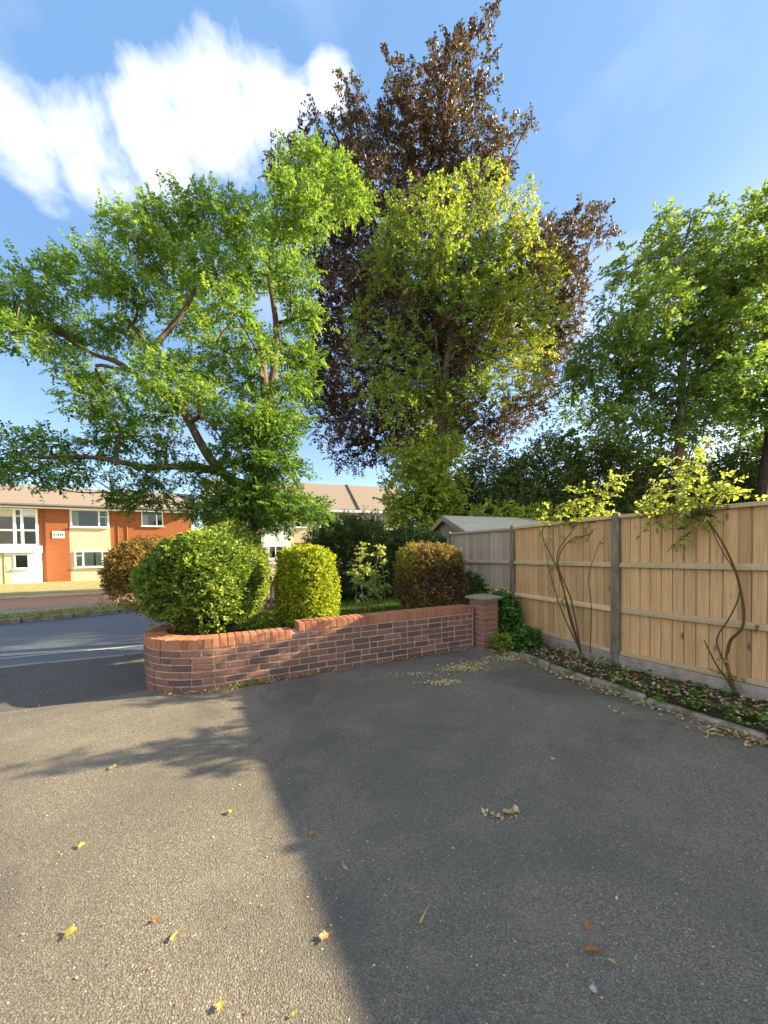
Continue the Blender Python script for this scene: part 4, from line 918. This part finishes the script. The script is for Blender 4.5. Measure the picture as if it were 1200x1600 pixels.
def up(b): return .42 + .25 * (b[1] < 520) - .12 * (b[1] > 620)  # upper crown painted sunlit, underside shaded, through the leaf colour
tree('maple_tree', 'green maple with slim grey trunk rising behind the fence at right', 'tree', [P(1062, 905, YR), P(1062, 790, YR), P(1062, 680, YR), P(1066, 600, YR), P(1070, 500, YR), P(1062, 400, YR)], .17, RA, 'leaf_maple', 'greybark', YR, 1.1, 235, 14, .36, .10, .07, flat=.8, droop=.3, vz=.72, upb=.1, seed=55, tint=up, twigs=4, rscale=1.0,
     limbs=[([P(1062, 650, YR), P(1000, 600, YR), P(950, 560, YR)], .06), ([P(1064, 620, YR), P(1120, 540, YR), P(1140, 440, YR)], .06)])
RB_ = [(1190, 318, 26), (1212, 370, 46), (1180, 420, 38), (1235, 450, 56), (1190, 530, 48), (1160, 580, 38), (1205, 620, 46), (1175, 650, 34), (1250, 560, 60), (1290, 480, 60), (1300, 600, 60), (1270, 380, 50), (1330, 420, 50), (1150, 620, 24), (1240, 680, 50), (1170, 690, 26), (1220, 310, 26)]
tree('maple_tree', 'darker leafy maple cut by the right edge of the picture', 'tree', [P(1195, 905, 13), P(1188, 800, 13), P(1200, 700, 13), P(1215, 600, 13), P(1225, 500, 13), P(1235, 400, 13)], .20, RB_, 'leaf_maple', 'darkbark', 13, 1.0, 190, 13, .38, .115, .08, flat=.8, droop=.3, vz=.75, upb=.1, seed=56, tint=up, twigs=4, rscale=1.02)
# dark evergreen shrubs behind the fence
for i, (px, py, rx, rz_, Y, lab) in enumerate(((770, 765, 48, 42, 12.6, 'dark evergreen shrub behind the shed roof'), (850, 752, 62, 56, 13.2, 'large dark evergreen shrub behind the middle fence bay'), (945, 756, 58, 52, 13.8, 'dark evergreen shrub left of the slim maple trunk'), (1035, 762, 56, 48, 14.6, 'dark evergreen shrub behind the bent rose'), (1125, 765, 62, 50, 15.2, 'dark evergreen shrub under the right-hand maples'), (1215, 765, 62, 56, 15.6, 'dark evergreen shrub at the right picture edge'))):
    c = P(px, py, Y); r = rx / 578 * Y; h = (c.z + rz_ / 578 * Y) / 2
    bush('evergreen_shrub', lab, 'shrub', (c.x, c.y, h), (r, r * .8, h), 'leaf_dark', 6500, 2.4, 7, .25, .13, .06, depth=.16, rough=.18, stems=6, base=0, tint=.55, seed=60 + i, fuzz=.25, freq=4, group='evergreen shrubs behind the fence')
for i, (px, w, lab) in enumerate(((775, 40, 'sunlit pale hedge clump just above the shed roof'), (835, 34, 'sunlit pale hedge clump at the shed roof end'))):
    c = P(px, 800, 10.9 - i * .1); bush('sunlit_hedge', lab, 'hedge', (c.x, c.y, c.z / 2 + .1), (w / 578 * 10.9 * 1.1, .4, c.z / 2 + .12), 'leaf_ivy', 2600, 3, 6, .12, .08, .05, depth=.12, rough=.12, stems=5, base=0, tint=.85, seed=70 + i, lowcut=.2, freq=6)

# lawn grass, ground cover, litter --------------------------------------
def blades(name, pts, h, w, mat, lean=.35, tint=.5):
    n = len(pts); p = np.array(pts); d = np.stack([rng.normal(0, lean, n), rng.normal(0, lean, n), np.ones(n)], 1)
    V, ti = leaves(p, d, 1, .001, h, w, .0, 0, spread=.25, jit=.2, tint=np.clip(rng.normal(tint, .25, n), 0, 1))
    return tag(leafmesh(name, [(V, ti)], M[mat]), kind='stuff')
rng = np.random.default_rng(80)
pts = []
def inpoly(x, y, poly):
    r = False; j = len(poly) - 1
    for i in range(len(poly)):
        if (poly[i][1] > y) != (poly[j][1] > y) and x < (poly[j][0] - poly[i][0]) * (y - poly[i][1]) / (poly[j][1] - poly[i][1]) + poly[i][0]: r = not r
        j = i
    return r
LP = gl + far
while len(pts) < 26000:
    x, y = rng.uniform(-3, 2), rng.uniform(4, 8.5)
    if inpoly(x, y, LP): pts.append((x, y, .355))
tag(blades('lawn_grass', pts, .055, .007, 'grassblade'), 'short green grass on the raised lawn behind the wall', 'grass')
vg = [p for p in range(len(FK)) if -20 < FK[p].x and FK[p].y < 14]; pts = []
V0, V1 = offset(FK, .16), offset(FK, 1.18)
for _ in range(14000):
    k = vg[int(rng.integers(0, len(vg)))]; a_ = V0[k].lerp(V0[k + 1], rng.uniform()).lerp(V1[k].lerp(V1[k + 1], rng.uniform()), rng.uniform()); pts.append((a_.x, a_.y, .03))
tag(blades('verge_grass', pts, .09, .014, 'dryblade', tint=.35), 'grass strip along the far side of the road', 'grass')
# ivy and weeds creeping in the fence bed
pts, dr = [], []
for _ in range(720):
    tt = rng.uniform(.0, .72); a_, b_ = along(ED, tt), along([Vector((1.75, 6.2, 0))] + FP, tt); q = a_.lerp(b_, float(np.clip(rng.beta(1.3, 1.7), .04, .9)))
    dn = .5 + .5 * math.sin(tt * 23 + 1) * math.sin(tt * 7.3 + .5)
    if rng.uniform() < .35 + .65 * dn: pts.append((q.x, q.y,   .05 + rng.uniform(0, .06))); u = rdir(1)[0]; u[2] = abs(u[2]) * .5; dr.append(u)
tag(leafmesh('ground_cover', [leaves(np.array(pts), np.array(dr), 7, .10, .034, .026, .9, .2)], M['leaf_laurel']), 'creeping green ground cover filling the bed along the fence', 'ground cover', kind='stuff')
def flat_leaves(pts, ll, lw, mat, name, label, cat):
    n = len(pts); d = rdir(n); d[:, 2] *= .15
    V, ti = leaves(np.array(pts), d, 1, .001, ll, lw, 2.0, 0, spread=.3, jit=.15)
    o = leafmesh(name, [(V, ti)], M[mat]); return tag(o, label, cat, kind='stuff')
pts = []
for _ in range(1500):   # drifts along the edging
    tt = rng.uniform(.0, .62); q = along(ED, tt); o_ = abs(rng.normal(0, .06)) + .05
    if rng.uniform() < .30 + .7 * (math.sin(tt * 37) > .2): pts.append((q.x - o_ * .92, q.y - o_ * .39, .010 + rng.uniform(0, .012)))
for _ in range(1900):    # in the bed
    tt = rng.uniform(.1, .75); a_, b_ = along(ED, tt), along([Vector((1.75, 6.2, 0))] + FP, tt); q = a_.lerp(b_, rng.uniform(.05, .8)); pts.append((q.x, q.y, .075 + rng.uniform(0, .06)))
flat_leaves(pts, .036, .022, 'litter', 'leaf_litter', 'dry tan leaf litter drifted along the bed edging', 'leaf litter')
pts = []
for px, py, sx, sy, n in ((722, 1045, .18, .07, 420), (690, 1068, .14, .035, 260), (800, 1030, .22, .06, 420), (745, 1038, .12, .05, 100), (660, 1055, .3, .06, 60), (1120, 1145, .12, .05, 60), (965, 1112, .05, .04, 14), (795, 1272, .035, .012, 22), (770, 1276, .03, .006, 14)):
    q = G(px, py)
    for _ in range(n): pts.append((q.x + rng.normal(0, sx) * .7, q.y + rng.normal(0, sy), .006 + rng.uniform(0, .008)))
flat_leaves(pts, .030, .018, 'palelitter', 'leaf_drift', 'patches of pale dry leaf fragments on the shaded drive near the pillar', 'leaf litter')
pts = [(rng.uniform(-4, 2.6), rng.uniform(.7, 5), .004) for _ in range(620)]
flat_leaves(pts, .012, .008, 'litter', 'grit_scatter', 'tiny pale leaf crumbs and grit scattered over the drive', 'grit')
pts = []
for _ in range(700):
    s = rng.uniform(.2, LEN + .5); p, tn, n = wp(s); q = p + n * abs(rng.normal(.01, .03)); pts.append((q.x, q.y, .006 + rng.uniform(0, .01)))
flat_leaves(pts, .028, .016, 'litter', 'wall_foot_litter', 'dry leaf crumbs gathered along the foot of the brick wall', 'leaf litter')
pts = []
for _ in range(260):
    s = LEN + rng.normal(-.30, .14); p, tn, n = wp(s); q = p + n * abs(rng.normal(.01, .02)); pts.append((q.x, q.y, 0))
for _ in range(60):
    s = LEN + rng.normal(-.95, .05); p, tn, n = wp(s); q = p + n * abs(rng.normal(.01, .02)); pts.append((q.x, q.y, 0))
tag(blades('wall_foot_weeds', pts, .075, .009, 'dryblade', .6, .5), 'dry grassy weeds at the foot of the brick wall', 'weeds')

# single fallen leaves big enough to point at ---------------------------
def fallen(px, py, size, mat, label, rot, lobes=5, curl=.25, long=1.0):
    size *= .72; q = G(px, py, .006); n = lobes * 4; vs = [(0, 0, size * .10)]; rs = random.Random(int(px * 7 + py))
    for k in range(n):
        a = 2 * math.pi * k / n; r = size * .5 * (1 - .30 * (k % 4 == 2) - .10 * (k % 2 == 1)) * (1 + rs.uniform(-.12, .12))
        x, y = r * math.cos(a) * long, r * math.sin(a) / long; vs.append((x, y, size * curl * (abs(y) / size) ** 1.3 + rs.uniform(0, .10) * size + .002))
    fs = [(0, 1 + k, 1 + (k + 1) % n) for k in range(n)]
    me = bpy.data.meshes.new('fallen_leaf'); 
    st = [(size * .4 * long, -.0012, .004), (size * .85 * long, -.0008, .006), (size * .85 * long, .0008, .006), (size * .4 * long, .0012, .004)]
    o_ = len(vs); me.from_pydata(vs + st, [], fs + [(o_, o_ + 1, o_ + 2, o_ + 3)]); at = me.attributes.new('tint', 'FLOAT', 'POINT'); at.data.foreach_set('value', [rs.uniform(0, 1) for _ in range(len(vs) + 4)])
    me.materials.append(M[mat]); me.update(); o = link(bpy.data.objects.new('fallen_leaf', me)); o.location = q; o.rotation_euler = (rs.uniform(-.15, .15), rs.uniform(-.15, .15), rot)
    tag(o, label, 'leaf', 'fallen leaves on the drive')
fallen(110, 1458, .060, 'yellowleaf', 'largest yellow-green fallen leaf on the sunlit drive, lower left', .4, 5, .5)
fallen(272, 1464, .038, 'yellowleaf', 'narrow yellow fallen leaf right of the largest yellow one', 1.2, 3, .3, 1.5)
fallen(363, 1268, .058, 'yellowleaf', 'yellow fallen leaf nearest the shadow edge on the sunlit drive', 2.0, 5, .5)
fallen(128, 1322, .050, 'yellowleaf', 'ragged yellow fallen leaf on the left of the sunlit drive', .9, 5, .4)
fallen(243, 1438, .032, 'orangeleaf', 'small reddish-tan fallen leaf on the sunlit drive', .3, 3, .4)
fallen(344, 1572, .036, 'yellowleaf', 'pale yellow fallen leaf by the bottom edge of the sunlit drive', 1.9, 5, .4)
fallen(460, 1585, .022, 'yellowleaf', 'tiny green-yellow leaf scrap at the bottom of the sunlit drive', .2, 3, .3, 1.4)
fallen(507, 1465, .052, 'tanleaf', 'tan lobed fallen leaf lying right on the shadow edge', .6, 5, .5)
fallen(488, 1303, .040, 'orangeleaf', 'upright orange fallen leaf just inside the shadow edge', 1.1, 5, .6)
fallen(539, 1357, .034, 'tanleaf', 'narrow tan curled leaf in shade below the orange leaf', 2.0, 3, .6, 1.4)
fallen(918, 1448, .040, 'orangeleaf', 'bright orange oval leaf on the shaded drive at right', 1.5, 3, .4, 1.3)
fallen(925, 1486, .048, 'orangeleaf', 'long brown-orange curled leaf below the bright orange oval', .1, 3, .7, 1.7)
fallen(956, 1503, .026, 'tanleaf', 'small pale tan leaf beside the curled orange leaf', -.6, 3, .4, 1.6)
fallen(927, 1546, .034, 'greyleaf', 'flat pale grey leaf nearest the bottom on the shaded drive', 1.0, 3, .1)
fallen(660, 1435, .034, 'yellowleaf', 'thin yellowish leaf blade on the middle of the shaded drive', 1.0, 3, .2, 2.6)
fallen(800, 1270, .062, 'tanleaf', 'curled pale brown leaf strip on the upper shaded drive', .3, 3, .5, 1.9)
fallen(176, 1200, .075, 'tanleaf', 'pale tan leaf fragment in the tree shadow on the drive', .5, 5, .3)
fallen(864, 1186, .04, 'greyleaf', 'small whitish leaf on the shaded drive below the flower bed', .5, 3, .2)
